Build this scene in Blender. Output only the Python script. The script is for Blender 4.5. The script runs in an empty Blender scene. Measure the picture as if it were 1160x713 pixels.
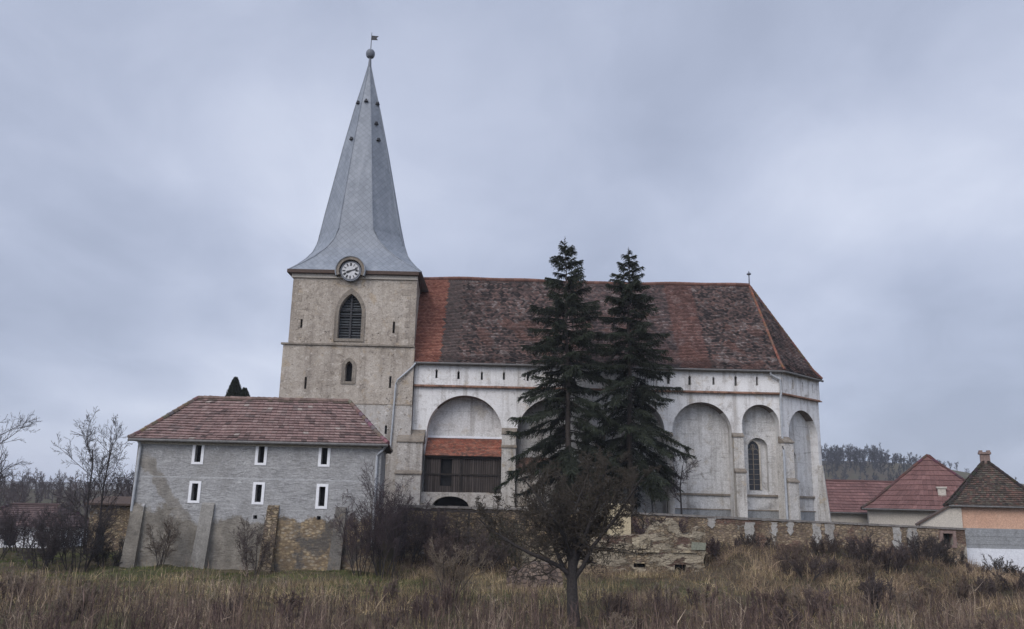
import bpy, math, random
import numpy as np
from mathutils import Vector, Matrix, noise as mnoise
from mathutils.geometry import tessellate_polygon
S = bpy.context.scene
C = S.collection
R = math.radians
PI = math.pi
rng = np.random.default_rng(7)
random.seed(7)

# ------------------------------------------------------------------ camera, sky, sun, exposure
FPX, PITCH, ROLL, EYE = 950.0, R(12.8), R(1.3), 6.0
cam = bpy.data.cameras.new('camera')
cam.sensor_width = 36.0
cam.lens = FPX / 1160 * 36
cam.clip_start = 0.3
cam.clip_end = 9000
camo = bpy.data.objects.new('camera', cam)
C.objects.link(camo)
camo.matrix_world = Matrix.Translation((0, 0, EYE)) @ Matrix.Rotation(PI / 2 + PITCH, 4, 'X') @ Matrix.Rotation(ROLL, 4, 'Z')
S.camera = camo

SUN_EL, SUN_AZ = R(38), R(212)        # azimuth clockwise from north (+Y): the sun stands behind cloud, south-west
sun = bpy.data.lights.new('sun', 'SUN')
sun.energy = 1.65
sun.angle = R(40)
sun.color = (1.0, 0.93, 0.85)
suno = bpy.data.objects.new('sun', sun)
C.objects.link(suno)
sdir = Vector((math.sin(SUN_AZ) * math.cos(SUN_EL), math.cos(SUN_AZ) * math.cos(SUN_EL), math.sin(SUN_EL)))
suno.rotation_euler = sdir.to_track_quat('Z', 'Y').to_euler()
suno.location = (0, -20, 60)


def node(nt, typ, ins=None, **props):
    n = nt.nodes.new(typ)
    for k, v in props.items():
        setattr(n, k, v)
    for k, v in (ins or {}).items():
        if isinstance(v, bpy.types.NodeSocket):
            nt.links.new(v, n.inputs[k])
        else:
            n.inputs[k].default_value = v
    return n


def c4(c):
    return (c[0], c[1], c[2], 1.0)


def noise(nt, vec, scale, detail=6.0, rough=0.6, dist=0.0):
    return node(nt, 'ShaderNodeTexNoise', {'Vector': vec, 'Scale': scale, 'Detail': detail, 'Roughness': rough, 'Distortion': dist}).outputs['Fac']


def ramp(nt, fac, stops, interp='LINEAR'):
    n = node(nt, 'ShaderNodeValToRGB', {'Fac': fac})
    cr = n.color_ramp
    cr.interpolation = interp
    while len(cr.elements) < len(stops):
        cr.elements.new(0.5)
    for e, (p, c) in zip(cr.elements, stops):
        e.position = p
        e.color = c4(c) if isinstance(c, (tuple, list)) else (c, c, c, 1)
    return n.outputs['Color']


def mixc(nt, fac, a, b, blend='MIX'):
    n = node(nt, 'ShaderNodeMix', data_type='RGBA', blend_type=blend)
    for i, v in ((0, fac), (6, a), (7, b)):
        if isinstance(v, bpy.types.NodeSocket):
            nt.links.new(v, n.inputs[i])
        elif i == 0:
            n.inputs[0].default_value = v
        else:
            n.inputs[i].default_value = c4(v)
    return n.outputs[2]


def mth(nt, op, a, b=0.0, clamp=False):
    n = node(nt, 'ShaderNodeMath', {0: a, 1: b}, operation=op)
    n.use_clamp = clamp
    return n.outputs[0]


def maprange(nt, v, a, b, c=0.0, d=1.0):
    return node(nt, 'ShaderNodeMapRange', {'Value': v, 'From Min': a, 'From Max': b, 'To Min': c, 'To Max': d}).outputs['Result']


def mapping(nt, vec, scale=(1, 1, 1), loc=(0, 0, 0), rot=(0, 0, 0)):
    return node(nt, 'ShaderNodeMapping', {'Vector': vec, 'Scale': scale, 'Location': loc, 'Rotation': rot}).outputs['Vector']


def make_world():
    w = bpy.data.worlds.new('World')
    S.world = w
    w.use_nodes = True
    nt = w.node_tree
    nt.nodes.clear()
    out = node(nt, 'ShaderNodeOutputWorld')
    bg = node(nt, 'ShaderNodeBackground', {'Strength': 0.1})
    sky = node(nt, 'ShaderNodeTexSky', sky_type='NISHITA', sun_disc=False, sun_elevation=SUN_EL, sun_rotation=SUN_AZ)
    g = node(nt, 'ShaderNodeTexCoord').outputs['Generated']
    # clouds: a direction projected on a flat cloud deck, so they flatten towards the horizon
    sep = node(nt, 'ShaderNodeSeparateXYZ', {'Vector': g})
    zz = mth(nt, 'ADD', mth(nt, 'MAXIMUM', sep.outputs['Z'], 0.0), 0.32)
    px = mth(nt, 'DIVIDE', sep.outputs['X'], zz)
    py = mth(nt, 'DIVIDE', sep.outputs['Y'], zz)
    deck = node(nt, 'ShaderNodeCombineXYZ', {'X': px, 'Y': py, 'Z': 0.0}).outputs[0]
    deck = mapping(nt, deck, scale=(1, 0.8, 1), loc=CLOUD_LOC, rot=(0, 0, R(-18)))
    n1 = noise(nt, deck, 1.15, 4, 0.46, 0.2)
    n2 = noise(nt, deck, 4.5, 7, 0.6, 0.5)
    n = mth(nt, 'ADD', mth(nt, 'MULTIPLY', n1, 0.83), mth(nt, 'MULTIPLY', n2, 0.17))
    cl = ramp(nt, n, [(0.36, (3.65, 4.12, 5.4)), (0.46, (4.5, 5.02, 6.45)), (0.55, (5.4, 5.92, 7.4)), (0.65, (6.6, 7.1, 8.5))])
    # the cloud deck is brighter round the hidden sun (behind the camera)
    dt = node(nt, 'ShaderNodeVectorMath', {0: g, 1: sdir}, operation='DOT_PRODUCT').outputs['Value']
    gl = maprange(nt, dt, 0.1, 1.0, 1.0, SUN_GLOW)
    cl = mixc(nt, 1.0, cl, node(nt, 'ShaderNodeCombineColor', {0: gl, 1: gl, 2: gl}).outputs[0], 'MULTIPLY')
    col = mixc(nt, 0.92, sky.outputs['Color'], cl)
    nt.links.new(col, bg.inputs['Color'])
    nt.links.new(bg.outputs[0], out.inputs['Surface'])


CLOUD_LOC = (3.1, 1.7, 0.0)
SUN_GLOW = 2.2
make_world()
S.view_settings.view_transform = 'Standard'
S.view_settings.look = 'None'
S.view_settings.gamma = 1
S.view_settings.exposure = 0.08
S.view_settings.use_curve_mapping = False
S.render.engine = 'CYCLES'
S.cycles.use_denoising = True
S.cycles.max_bounces = 5
S.cycles.diffuse_bounces = 3
S.cycles.volume_bounces = 0
S.cycles.transparent_max_bounces = 4


# ------------------------------------------------------------------ helpers: objects
ORG = {}


def tag(o, label=None, cat=None, group=None, kind=None):
    if label: o['label'] = label
    if cat: o['category'] = cat
    if group: o['group'] = group
    if kind: o['kind'] = kind
    return o


def thing(name, loc, label, cat, group=None, rz=0.0):
    o = bpy.data.objects.new(name, None)
    o.empty_display_size = 0.3
    C.objects.link(o)
    o.location = loc
    o.rotation_euler.z = rz
    ORG[o.name] = Vector(loc)
    return tag(o, label, cat, group)


def link_mesh(name, me, mat, parent):
    o = bpy.data.objects.new(name, me)
    if mat is not None:
        me.materials.append(mat)
    C.objects.link(o)
    if parent is not None:
        o.parent = parent
        ORG[o.name] = ORG[parent.name]
    return o


class MB:
    """collects polygons in world coordinates and links them as ONE mesh (relative to the parent's origin)"""
    def __init__(s):
        s.v, s.f, s.c, s.sm = [], [], [], []

    def poly(s, pts, col=None, smooth=False):
        i = len(s.v)
        s.v.extend([tuple(p) for p in pts])
        s.f.append(tuple(range(i, i + len(pts))))
        s.c.append(col)
        s.sm.append(smooth)

    def box(s, a, b, col=None):
        x0, y0, z0 = a
        x1, y1, z1 = b
        P = [(x0, y0, z0), (x1, y0, z0), (x1, y1, z0), (x0, y1, z0), (x0, y0, z1), (x1, y0, z1), (x1, y1, z1), (x0, y1, z1)]
        for q in ((3, 2, 1, 0), (4, 5, 6, 7), (0, 1, 5, 4), (1, 2, 6, 5), (2, 3, 7, 6), (3, 0, 4, 7)):
            s.poly([P[k] for k in q], col)

    def hexa(s, B, T, col=None):
        """a solid between two equal-length rings of points (bottom, top), counter-clockwise from above"""
        n = len(B)
        s.poly(list(reversed(B)), col)
        s.poly(T, col)
        for i in range(n):
            j = (i + 1) % n
            s.poly([B[i], B[j], T[j], T[i]], col)

    def bar(s, p, q, w, h=None, col=None, up=(0, 0, 1)):
        h = h or w
        p, q = Vector(p), Vector(q)
        d = (q - p).normalized()
        u = Vector(up)
        if abs(d.dot(u)) > 0.98:
            u = Vector((0, 1, 0))
        a = d.cross(u).normalized() * w / 2
        b = a.cross(d).normalized() * h / 2
        B = [p - a - b, p + a - b, p + a + b, p - a + b]
        T = [q - a - b, q + a - b, q + a + b, q - a + b]
        s.hexa(B, T, col)

    def tube(s, pts, rad, k=8, col=None):
        pts = [Vector(p) for p in pts]
        rs = rad if isinstance(rad, (list, tuple)) else [rad] * len(pts)
        rings = []
        for i, p in enumerate(pts):
            d = (pts[min(i + 1, len(pts) - 1)] - pts[max(i - 1, 0)]).normalized()
            u = Vector((0, 0, 1)) if abs(d.z) < 0.9 else Vector((0, 1, 0))
            a = d.cross(u).normalized()
            b = a.cross(d)
            rings.append([p + (a * math.cos(2 * PI * j / k) + b * math.sin(2 * PI * j / k)) * rs[i] for j in range(k)])
        for A, B in zip(rings, rings[1:]):
            for j in range(k):
                s.poly([A[j], A[(j + 1) % k], B[(j + 1) % k], B[j]], col, True)
        s.poly(list(reversed(rings[0])), col)
        s.poly(rings[-1], col)

    def lathe(s, c, prof, k=16, col=None):
        c = Vector(c)
        rings = [[c + Vector((r * math.cos(2 * PI * j / k), r * math.sin(2 * PI * j / k), z)) for j in range(k)] for r, z in prof]
        for A, B in zip(rings, rings[1:]):
            for j in range(k):
                s.poly([A[j], A[(j + 1) % k], B[(j + 1) % k], B[j]], col, True)

    def build(s, name, mat, parent=None):
        org = ORG[parent.name] if parent is not None else Vector((0, 0, 0))
        me = bpy.data.meshes.new(name)
        V = [(p[0] - org.x, p[1] - org.y, p[2] - org.z) for p in s.v]
        me.from_pydata(V, [], s.f)
        me.update()
        uv = me.uv_layers.new(name='UVMap')
        buf = np.zeros(len(me.loops) * 2, 'f4')
        for pl in me.polygons:                       # metric UVs: u along the face, v up the slope
            n = pl.normal
            if abs(n.z) > 0.985:
                u, v = Vector((1, 0, 0)), Vector((0, 1, 0))
            else:
                u = Vector((0, 0, 1)).cross(n).normalized()
                v = n.cross(u)
            for li in pl.loop_indices:
                p = Vector(s.v[me.loops[li].vertex_index])
                buf[2 * li] = p.dot(u)
                buf[2 * li + 1] = p.dot(v)
        uv.data.foreach_set('uv', buf)
        if any(c is not None for c in s.c):
            at = me.color_attributes.new('Col', 'FLOAT_COLOR', 'CORNER')
            cb = np.ones(len(me.loops) * 4, 'f4')
            for pl in me.polygons:
                c = s.c[pl.index] or (0.3, 0.3, 0.3)
                for li in pl.loop_indices:
                    cb[4 * li:4 * li + 3] = c[:3]
            at.data.foreach_set('color', cb)
        if any(s.sm):
            me.polygons.foreach_set('use_smooth', s.sm)
        return link_mesh(name, me, mat, parent)


def np_mesh(name, V, F, mat, parent=None, col=None, smooth=False):
    """V (n,3) relative to the parent's origin; F (m,k); col (n,3)"""
    me = bpy.data.meshes.new(name)
    V = np.ascontiguousarray(V, 'f4')
    F = np.ascontiguousarray(F, 'i4')
    m, k = F.shape
    me.vertices.add(len(V))
    me.vertices.foreach_set('co', V.ravel())
    me.loops.add(m * k)
    me.loops.foreach_set('vertex_index', F.ravel())
    me.polygons.add(m)
    me.polygons.foreach_set('loop_start', np.arange(0, m * k, k, dtype='i4'))
    me.polygons.foreach_set('loop_total', np.full(m, k, 'i4'))
    if smooth:
        me.polygons.foreach_set('use_smooth', np.ones(m, bool))
    me.update(calc_edges=True)
    if col is not None:
        at = me.color_attributes.new('Col', 'FLOAT_COLOR', 'POINT')
        cc = np.ones((len(V), 4), 'f4')
        cc[:, :3] = col
        at.data.foreach_set('color', cc.ravel())
    return link_mesh(name, me, mat, parent)


def arch(c, hw, zs, za, n=18, pointed=False):
    P = []
    if pointed:
        k = (za - zs) / (math.sqrt(3) * hw)
        m = n // 2
        for i in range(m + 1):
            a = PI - (PI / 3) * i / m
            P.append((c + hw + 2 * hw * math.cos(a), zs + 2 * hw * math.sin(a) * k))
        for i in range(1, m + 1):
            a = PI / 3 - (PI / 3) * i / m
            P.append((c - hw + 2 * hw * math.cos(a), zs + 2 * hw * math.sin(a) * k))
    else:
        for i in range(n + 1):
            t = PI * i / n
            P.append((c - hw * math.cos(t), zs + (za - zs) * math.sin(t)))
    return P


def rect(x0, z0, x1, z1):
    return [(x0, z0), (x1, z0), (x1, z1), (x0, z1)]


def opening(c, hw, z0, zs, za, pointed=False, n=14):
    return [(c - hw, z0)] + arch(c, hw, zs, za, n, pointed) + [(c + hw, z0)]


class Plane:
    def __init__(s, O, U, N):
        s.O, s.U, s.N = Vector(O), Vector(U).normalized(), Vector(N).normalized()

    def __call__(s, a, b, d=0.0):
        return s.O + s.U * a + Vector((0, 0, 1)) * b + s.N * d

    def face(s, mb, outer, holes=(), d=0.0, col=None):
        """outer polygon with holes; holes: (pts, depth) get reveals"""
        loops = [[Vector((a, b, 0)) for a, b in outer]] + [[Vector((a, b, 0)) for a, b in h] for h, _ in holes]
        flat = [p for l in loops for p in l]
        for t in tessellate_polygon(loops):
            P = [s(flat[i].x, flat[i].y, d) for i in t]
            n = (P[1] - P[0]).cross(P[2] - P[0])
            if n.dot(s.N) < 0:
                P.reverse()
            mb.poly(P, col)
        for h, dep in holes:
            s.reveal(mb, h, dep, d, True, col)

    def reveal(s, mb, pts, dep, d=0.0, closed=False, col=None):
        n = len(pts)
        for i in range(n if closed else n - 1):
            a, b = pts[i], pts[(i + 1) % n]
            mb.poly([s(a[0], a[1], d), s(b[0], b[1], d), s(b[0], b[1], d - dep), s(a[0], a[1], d - dep)], col)

    def slab(s, mb, pts, d0, d1, col=None):
        """a plate: the outline pts between depths d0 (back) and d1 (front)"""
        s.face(mb, pts, (), d1, col)
        n = len(pts)
        for i in range(n):
            a, b = pts[i], pts[(i + 1) % n]
            mb.poly([s(a[0], a[1], d1), s(b[0], b[1], d1), s(b[0], b[1], d0), s(a[0], a[1], d0)], col)

    def band(s, mb, inner, outer_, d0, d1, col=None, closed=False):
        """a strip between two outlines of equal length (window surround)"""
        n = len(inner)
        for i in range(n if closed else n - 1):
            j = (i + 1) % n
            a, b, c, e = inner[i], inner[j], outer_[j], outer_[i]
            mb.poly([s(*a, d1), s(*b, d1), s(*c, d1), s(*e, d1)], col)
            mb.poly([s(*e, d1), s(*c, d1), s(*c, d0), s(*e, d0)], col)
            mb.poly([s(*a, d1), s(*b, d1), s(*b, d0), s(*a, d0)], col)


def ray(px, py):
    M = Matrix.Rotation(PI / 2 + PITCH, 3, 'X') @ Matrix.Rotation(ROLL, 3, 'Z')
    return M @ Vector(((px - 580) / FPX, -(py - 356.5) / FPX, -1))


def at(px, py, Y):
    """the point at depth Y that the photograph shows at px, py"""
    d = ray(px, py)
    return d * (Y / d.y) + Vector((0, 0, EYE))


# ------------------------------------------------------------------ materials
def new_mat(name, rough=0.9, spec=0.3):
    m = bpy.data.materials.new(name)
    m.use_nodes = True
    nt = m.node_tree
    b = nt.nodes['Principled BSDF']
    b.inputs['Roughness'].default_value = rough
    b.inputs['Specular IOR Level'].default_value = spec
    return m, nt, b


def setc(nt, b, col, h=None, strength=0.5, dist=0.02):
    if isinstance(col, bpy.types.NodeSocket):
        nt.links.new(col, b.inputs['Base Color'])
    else:
        b.inputs['Base Color'].default_value = c4(col)
    if h is not None:
        bp = node(nt, 'ShaderNodeBump', {'Height': h, 'Strength': strength, 'Distance': dist})
        nt.links.new(bp.outputs[0], b.inputs['Normal'])


def coords(nt, which='Object'):
    return node(nt, 'ShaderNodeTexCoord').outputs[which]


def plain(name, col, rough=0.85, var=0.25, scale=6.0, bump=0.2):
    m, nt, b = new_mat(name, rough)
    o = coords(nt)
    n = noise(nt, o, scale, 6, 0.65)
    lo = tuple(c * (1 - var) for c in col)
    hi = tuple(min(1, c * (1 + var)) for c in col)
    setc(nt, b, ramp(nt, n, [(0.3, lo), (0.7, hi)]), n, bump, 0.01)
    return m


def plaster(name, base, light, dark, ochre, stone=0.0, streak=0.5, bump=0.5, scale=1.0, crack=0.0, pits=0.0):
    """old lime plaster: cloudy base, rain streaks, patches where masonry shows"""
    m, nt, b = new_mat(name, 0.95, 0.2)
    o = coords(nt)
    big = noise(nt, o, 0.35 * scale, 6, 0.62)
    mid = noise(nt, o, 1.7 * scale, 8, 0.68, 0.4)
    fine = noise(nt, o, 11.0, 6, 0.7)
    c = ramp(nt, mid, [(0.28, dark), (0.46, base), (0.56, base), (0.72, light)])
    c = mixc(nt, ramp(nt, big, [(0.42, 0.0), (0.62, 0.75)]), c, mixc(nt, mid, base, light))
    sv = mapping(nt, o, scale=(1.6, 1.6, 0.12))
    st = noise(nt, sv, 1.0, 7, 0.62)
    c = mixc(nt, mth(nt, 'MULTIPLY', ramp(nt, st, [(0.5, 0.0), (0.68, 1.0)]), streak), c, dark)
    if ochre:
        oc = noise(nt, mapping(nt, o, loc=(7, 3, 2)), 0.9 * scale, 7, 0.66, 0.6)
        c = mixc(nt, ramp(nt, oc, [(0.56, 0.0), (0.66, 0.7)]), c, ochre)
    h = mth(nt, 'ADD', mth(nt, 'MULTIPLY', fine, 0.5), mid)
    if stone:
        vo = node(nt, 'ShaderNodeTexVoronoi', {'Vector': mapping(nt, o, scale=(1, 1, 1.7)), 'Scale': 3.6, 'Randomness': 0.95})
        sp = noise(nt, o, 2.3, 4, 0.6)
        msk = mth(nt, 'MULTIPLY', ramp(nt, sp, [(0.50, 0.0), (0.60, 1.0)]), ramp(nt, vo.outputs['Distance'], [(0.18, 1.0), (0.34, 0.0)]))
        sc = ramp(nt, node(nt, 'ShaderNodeSeparateColor', {'Color': vo.outputs['Color']}).outputs[0], [(0.1, dark), (0.5, tuple(x * 1.25 for x in base)), (0.9, tuple(x * 0.5 for x in base))])
        c = mixc(nt, mth(nt, 'MULTIPLY', msk, stone), c, sc)
        h = mth(nt, 'ADD', h, mth(nt, 'MULTIPLY', msk, 0.6))
    if crack:                                        # day joints and cracks, mostly level
        wv = node(nt, 'ShaderNodeTexVoronoi', {'Vector': mapping(nt, o, scale=(.05, .05, .9), loc=(1, 2, .3)), 'Scale': 1.0, 'Randomness': 0.8}, feature='DISTANCE_TO_EDGE')
        wd = mth(nt, 'ADD', wv.outputs['Distance'], mth(nt, 'MULTIPLY', mth(nt, 'SUBTRACT', mid, 0.5), 0.06))
        cm = mth(nt, 'MULTIPLY', ramp(nt, wd, [(0.0, 1.0), (0.022, 0.0)]), ramp(nt, noise(nt, o, 0.8, 4, 0.6), [(0.42, 0.0), (0.58, 1.0)]))
        c = mixc(nt, mth(nt, 'MULTIPLY', cm, crack), c, tuple(x * .45 for x in dark))
    if pits:
        pk = mth(nt, 'MULTIPLY', ramp(nt, noise(nt, mapping(nt, o, scale=(1, 1, 1.4), loc=(3, 8, 1)), 4.6, 6, 0.75), [(0.6, 0.0), (0.67, 1.0)]), ramp(nt, noise(nt, mapping(nt, o, loc=(9, 2, 4)), 0.8, 6, 0.7), [(0.42, 0.15), (0.6, 1.0)]))
        lt_ = ramp(nt, noise(nt, mapping(nt, o, scale=(1, 1, 1.6), loc=(6, 1, 2)), 2.1, 8, 0.75, 0.6), [(0.56, 0.0), (0.64, 0.75)])
        c = mixc(nt, lt_, c, tuple(min(1, x * 1.12) for x in light))
        c = mixc(nt, mth(nt, 'MULTIPLY', pk, pits), c, tuple(x * .55 for x in dark))
        h = mth(nt, 'SUBTRACT', h, pk)
    c = mixc(nt, 0.5, c, ramp(nt, fine, [(0.3, 0.2), (0.7, 0.8)]), 'OVERLAY')
    setc(nt, b, c, h, bump, 0.03)
    return m


def rubble(name, cols, mortar, scale=3.0, bump=0.9, plasterc=None, plaster_amt=0.55, stretch=1.8, brick=None, pscale=0.75, pstretch=(1, 0.7)):
    """rubble masonry; optional remains of plaster and patches of brick"""
    m, nt, b = new_mat(name, 0.95, 0.2)
    uv = coords(nt, 'UV')
    wob = node(nt, 'ShaderNodeTexNoise', {'Vector': uv, 'Scale': 2.2, 'Detail': 4.0})
    uvw = node(nt, 'ShaderNodeVectorMath', {0: uv, 1: mixc(nt, 0.9, wob.outputs['Color'], (0.5, 0.5, 0.5))}, operation='ADD').outputs[0]
    v = mapping(nt, uvw, scale=(1, stretch, 1))
    vo = node(nt, 'ShaderNodeTexVoronoi', {'Vector': v, 'Scale': scale, 'Randomness': 0.9})
    ve = node(nt, 'ShaderNodeTexVoronoi', {'Vector': v, 'Scale': scale, 'Randomness': 0.9}, feature='DISTANCE_TO_EDGE')
    k = node(nt, 'ShaderNodeSeparateColor', {'Color': vo.outputs['Color']}).outputs[0]
    n = len(cols)
    c = ramp(nt, k, [(0.08 + 0.84 * i / (n - 1), cc) for i, cc in enumerate(cols)])
    mo = ramp(nt, ve.outputs['Distance'], [(0.03, 1.0), (0.11, 0.0)])
    grime = noise(nt, uv, 1.1, 8, 0.68)
    fine = noise(nt, uv, 14.0, 5, 0.7)
    c = mixc(nt, mo, c, mortar)
    h = mth(nt, 'SUBTRACT', mth(nt, 'MULTIPLY', fine, 0.35), mo)
    if brick:
        br = node(nt, 'ShaderNodeTexBrick', {'Vector': uv, 'Scale': 1.0, 'Brick Width': 0.29, 'Row Height': 0.085, 'Mortar Size': 0.012, 'Color1': c4(brick), 'Color2': c4(tuple(x * 0.5 for x in brick)), 'Mortar': c4(mortar)})
        bm = ramp(nt, noise(nt, mapping(nt, uv, loc=(11, 5, 0)), 0.55, 5, 0.6), [(0.50, 0.0), (0.56, 1.0)])
        c = mixc(nt, bm, c, br.outputs['Color'])
    c = mixc(nt, ramp(nt, grime, [(0.35, 0.75), (0.62, 0.0)]), c, tuple(x * 0.38 for x in cols[0]))
    if plasterc:
        pm = ramp(nt, noise(nt, mapping(nt, uv, scale=(pstretch[0], pstretch[1], 1), loc=(3, 9, 0)), pscale, 8, 0.72, 0.4), [(plaster_amt, 0.0), (plaster_amt + 0.035, 1.0)])
        pc = ramp(nt, grime, [(0.3, tuple(x * 0.55 for x in plasterc)), (0.6, plasterc)])
        c = mixc(nt, pm, c, pc)
        h = mth(nt, 'ADD', h, mth(nt, 'MULTIPLY', pm, 1.3))
    c = mixc(nt, 0.4, c, ramp(nt, fine, [(0.3, 0.2), (0.7, 0.8)]), 'OVERLAY')
    setc(nt, b, c, h, bump, 0.04)
    return m


def attr_mat(name, rough=0.9, spec=0.2, nscale=0.0, bump=0.0, mul=1.0):
    m, nt, b = new_mat(name, rough, spec)
    c = node(nt, 'ShaderNodeAttribute', attribute_name='Col').outputs['Color']
    h = None
    if nscale:
        n = noise(nt, coords(nt), nscale, 6, 0.7)
        c = mixc(nt, 0.6, c, ramp(nt, n, [(0.3, 0.2), (0.7, 0.8)]), 'OVERLAY')
        h = n
    setc(nt, b, c, h, bump, 0.02)
    return m


def slate_mat():
    m, nt, b = new_mat('spire_slates', 0.5, 0.45)
    uv = coords(nt, 'UV')
    d = mapping(nt, uv, rot=(0, 0, R(45)))
    br = node(nt, 'ShaderNodeTexBrick', {'Vector': d, 'Scale': 1.0, 'Brick Width': 0.34, 'Row Height': 0.34, 'Mortar Size': 0.018, 'Mortar Smooth': 0.3, 'Color1': (.15, .168, .195, 1), 'Color2': (.215, .235, .265, 1), 'Mortar': (.08, .09, .11, 1)}, offset=0.0)
    o = coords(nt)
    n = noise(nt, o, 0.7, 7, 0.65)
    st = noise(nt, mapping(nt, o, scale=(1.5, 1.5, 0.15)), 1.0, 6, 0.6)
    c = mixc(nt, 0.45, br.outputs['Color'], ramp(nt, n, [(0.3, (.12, .137, .158)), (0.7, (.27, .293, .32))]))
    c = mixc(nt, ramp(nt, st, [(0.52, 0.0), (0.7, 0.35)]), c, (.33, .35, .375))
    setc(nt, b, c, br.outputs['Fac'], 0.35, -0.01)
    return m


def house_wall_mat():
    """coarse grey cement render over bulging masonry; lower down it has fallen off (object coords, origin at the ground)"""
    m, nt, b = new_mat('house_render', 0.95, 0.2)
    o = coords(nt)
    sep = node(nt, 'ShaderNodeSeparateXYZ', {'Vector': o})
    z = sep.outputs['Z']
    x = sep.outputs['X']
    rip = noise(nt, mapping(nt, o, scale=(0.9, 1, 3.0)), 2.6, 5, 0.6, 0.8)
    fine = noise(nt, o, 13.0, 6, 0.7)
    mid = noise(nt, o, 0.9, 7, 0.66)
    c = ramp(nt, rip, [(0.3, (.2, .198, .195)), (0.5, (.285, .282, .278)), (0.7, (.38, .375, .37))])
    c = mixc(nt, ramp(nt, mid, [(0.4, 0.0), (0.65, 0.55)]), c, (.39, .385, .375))
    c = mixc(nt, ramp(nt, noise(nt, mapping(nt, o, loc=(2, 9, 5)), 0.55, 8, 0.7, 0.5), [(0.52, 0.0), (0.6, 0.6)]), c, (.24, .235, .225))
    c = mixc(nt, ramp(nt, noise(nt, mapping(nt, o, loc=(8, 1, 3)), 0.9, 8, 0.7, 0.5), [(0.6, 0.0), (0.64, 0.7)]), c, (.46, .455, .445))
    # brown damp zone: below a ragged line that climbs towards the left, and a diagonal tongue of it
    edge = mth(nt, 'ADD', z, mth(nt, 'MULTIPLY', mth(nt, 'SUBTRACT', noise(nt, o, 0.55, 6, 0.62), 0.5), 3.4))
    lim = maprange(nt, x, -7.0, 2.0, 3.1, 2.2)
    low = maprange(nt, mth(nt, 'SUBTRACT', edge, lim), -0.12, 0.12, 1.0, 0.0)
    tg = mth(nt, 'ADD', mth(nt, 'ADD', mth(nt, 'MULTIPLY', x, 1.15), 6.35), mth(nt, 'MULTIPLY', mth(nt, 'SUBTRACT', z, 4.6), 0.9))
    tg = mth(nt, 'ADD', mth(nt, 'ABSOLUTE', tg), mth(nt, 'MULTIPLY', mth(nt, 'SUBTRACT', mid, 0.5), 1.8))
    tong = mth(nt, 'MULTIPLY', maprange(nt, tg, 0.35, 0.55, 0.8, 0.0), maprange(nt, z, 5.6, 6.2, 1.0, 0.0))
    low = mth(nt, 'MAXIMUM', low, tong)
    damp = ramp(nt, noise(nt, o, 1.5, 7, 0.66), [(0.3, (.12, .108, .092)), (0.5, (.19, .172, .145)), (0.7, (.28, .255, .215))])
    c = mixc(nt, low, c, damp)
    # bare ochre masonry between the right-hand buttresses
    vo = node(nt, 'ShaderNodeTexVoronoi', {'Vector': mapping(nt, o, scale=(1, 1, 1.7)), 'Scale': 4.6})
    k = node(nt, 'ShaderNodeSeparateColor', {'Color': vo.outputs['Color']}).outputs[0]
    ms = ramp(nt, k, [(0.1, (.2, .15, .095)), (0.5, (.36, .275, .165)), (0.9, (.29, .25, .19))])
    ms = mixc(nt, ramp(nt, vo.outputs['Distance'], [(0.3, 0.0), (0.6, 0.75)]), ms, (.15, .112, .075))
    mk = mth(nt, 'MULTIPLY', maprange(nt, mth(nt, 'ADD', x, mth(nt, 'MULTIPLY', mth(nt, 'SUBTRACT', mid, 0.5), 2.0)), 0.9, 1.2), maprange(nt, mth(nt, 'ADD', z, mth(nt, 'MULTIPLY', mth(nt, 'SUBTRACT', mid, 0.5), 2.2)), 2.75, 2.6))
    dkp = ramp(nt, noise(nt, mapping(nt, o, loc=(4, 1, 7)), 0.8, 6, 0.6), [(0.5, 0.0), (0.58, 0.85)])
    ms = mixc(nt, dkp, ms, (.085, .08, .075))
    c = mixc(nt, mk, c, ms)
    # a pale floor band at mid height
    bd = mth(nt, 'ABSOLUTE', mth(nt, 'SUBTRACT', z, 4.72))
    c = mixc(nt, maprange(nt, bd, 0.03, 0.06, 0.5, 0.0), c, (.45, .45, .45))
    c = mixc(nt, 0.4, c, ramp(nt, fine, [(0.3, 0.22), (0.7, 0.8)]), 'OVERLAY')
    setc(nt, b, c, mth(nt, 'ADD', mth(nt, 'MULTIPLY', fine, 0.35), mth(nt, 'MULTIPLY', rip, 1.4)), 0.8, 0.06)
    return m


def wood_mat(name, col):
    m, nt, b = new_mat(name, 0.9, 0.2)
    uv = coords(nt, 'UV')
    br = node(nt, 'ShaderNodeTexBrick', {'Vector': mapping(nt, uv, rot=(0, 0, R(90))), 'Scale': 1.0, 'Brick Width': 4.0, 'Row Height': 0.16, 'Mortar Size': 0.012, 'Color1': c4(col), 'Color2': c4(tuple(x * 0.55 for x in col)), 'Mortar': (.008, .007, .006, 1)})
    n = noise(nt, mapping(nt, uv, scale=(14, 0.8, 1)), 1.0, 6, 0.6)
    c = mixc(nt, 0.5, br.outputs['Color'], ramp(nt, n, [(0.3, 0.15), (0.7, 0.8)]), 'OVERLAY')
    setc(nt, b, c, br.outputs['Fac'], 0.5, -0.02)
    return m


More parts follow.
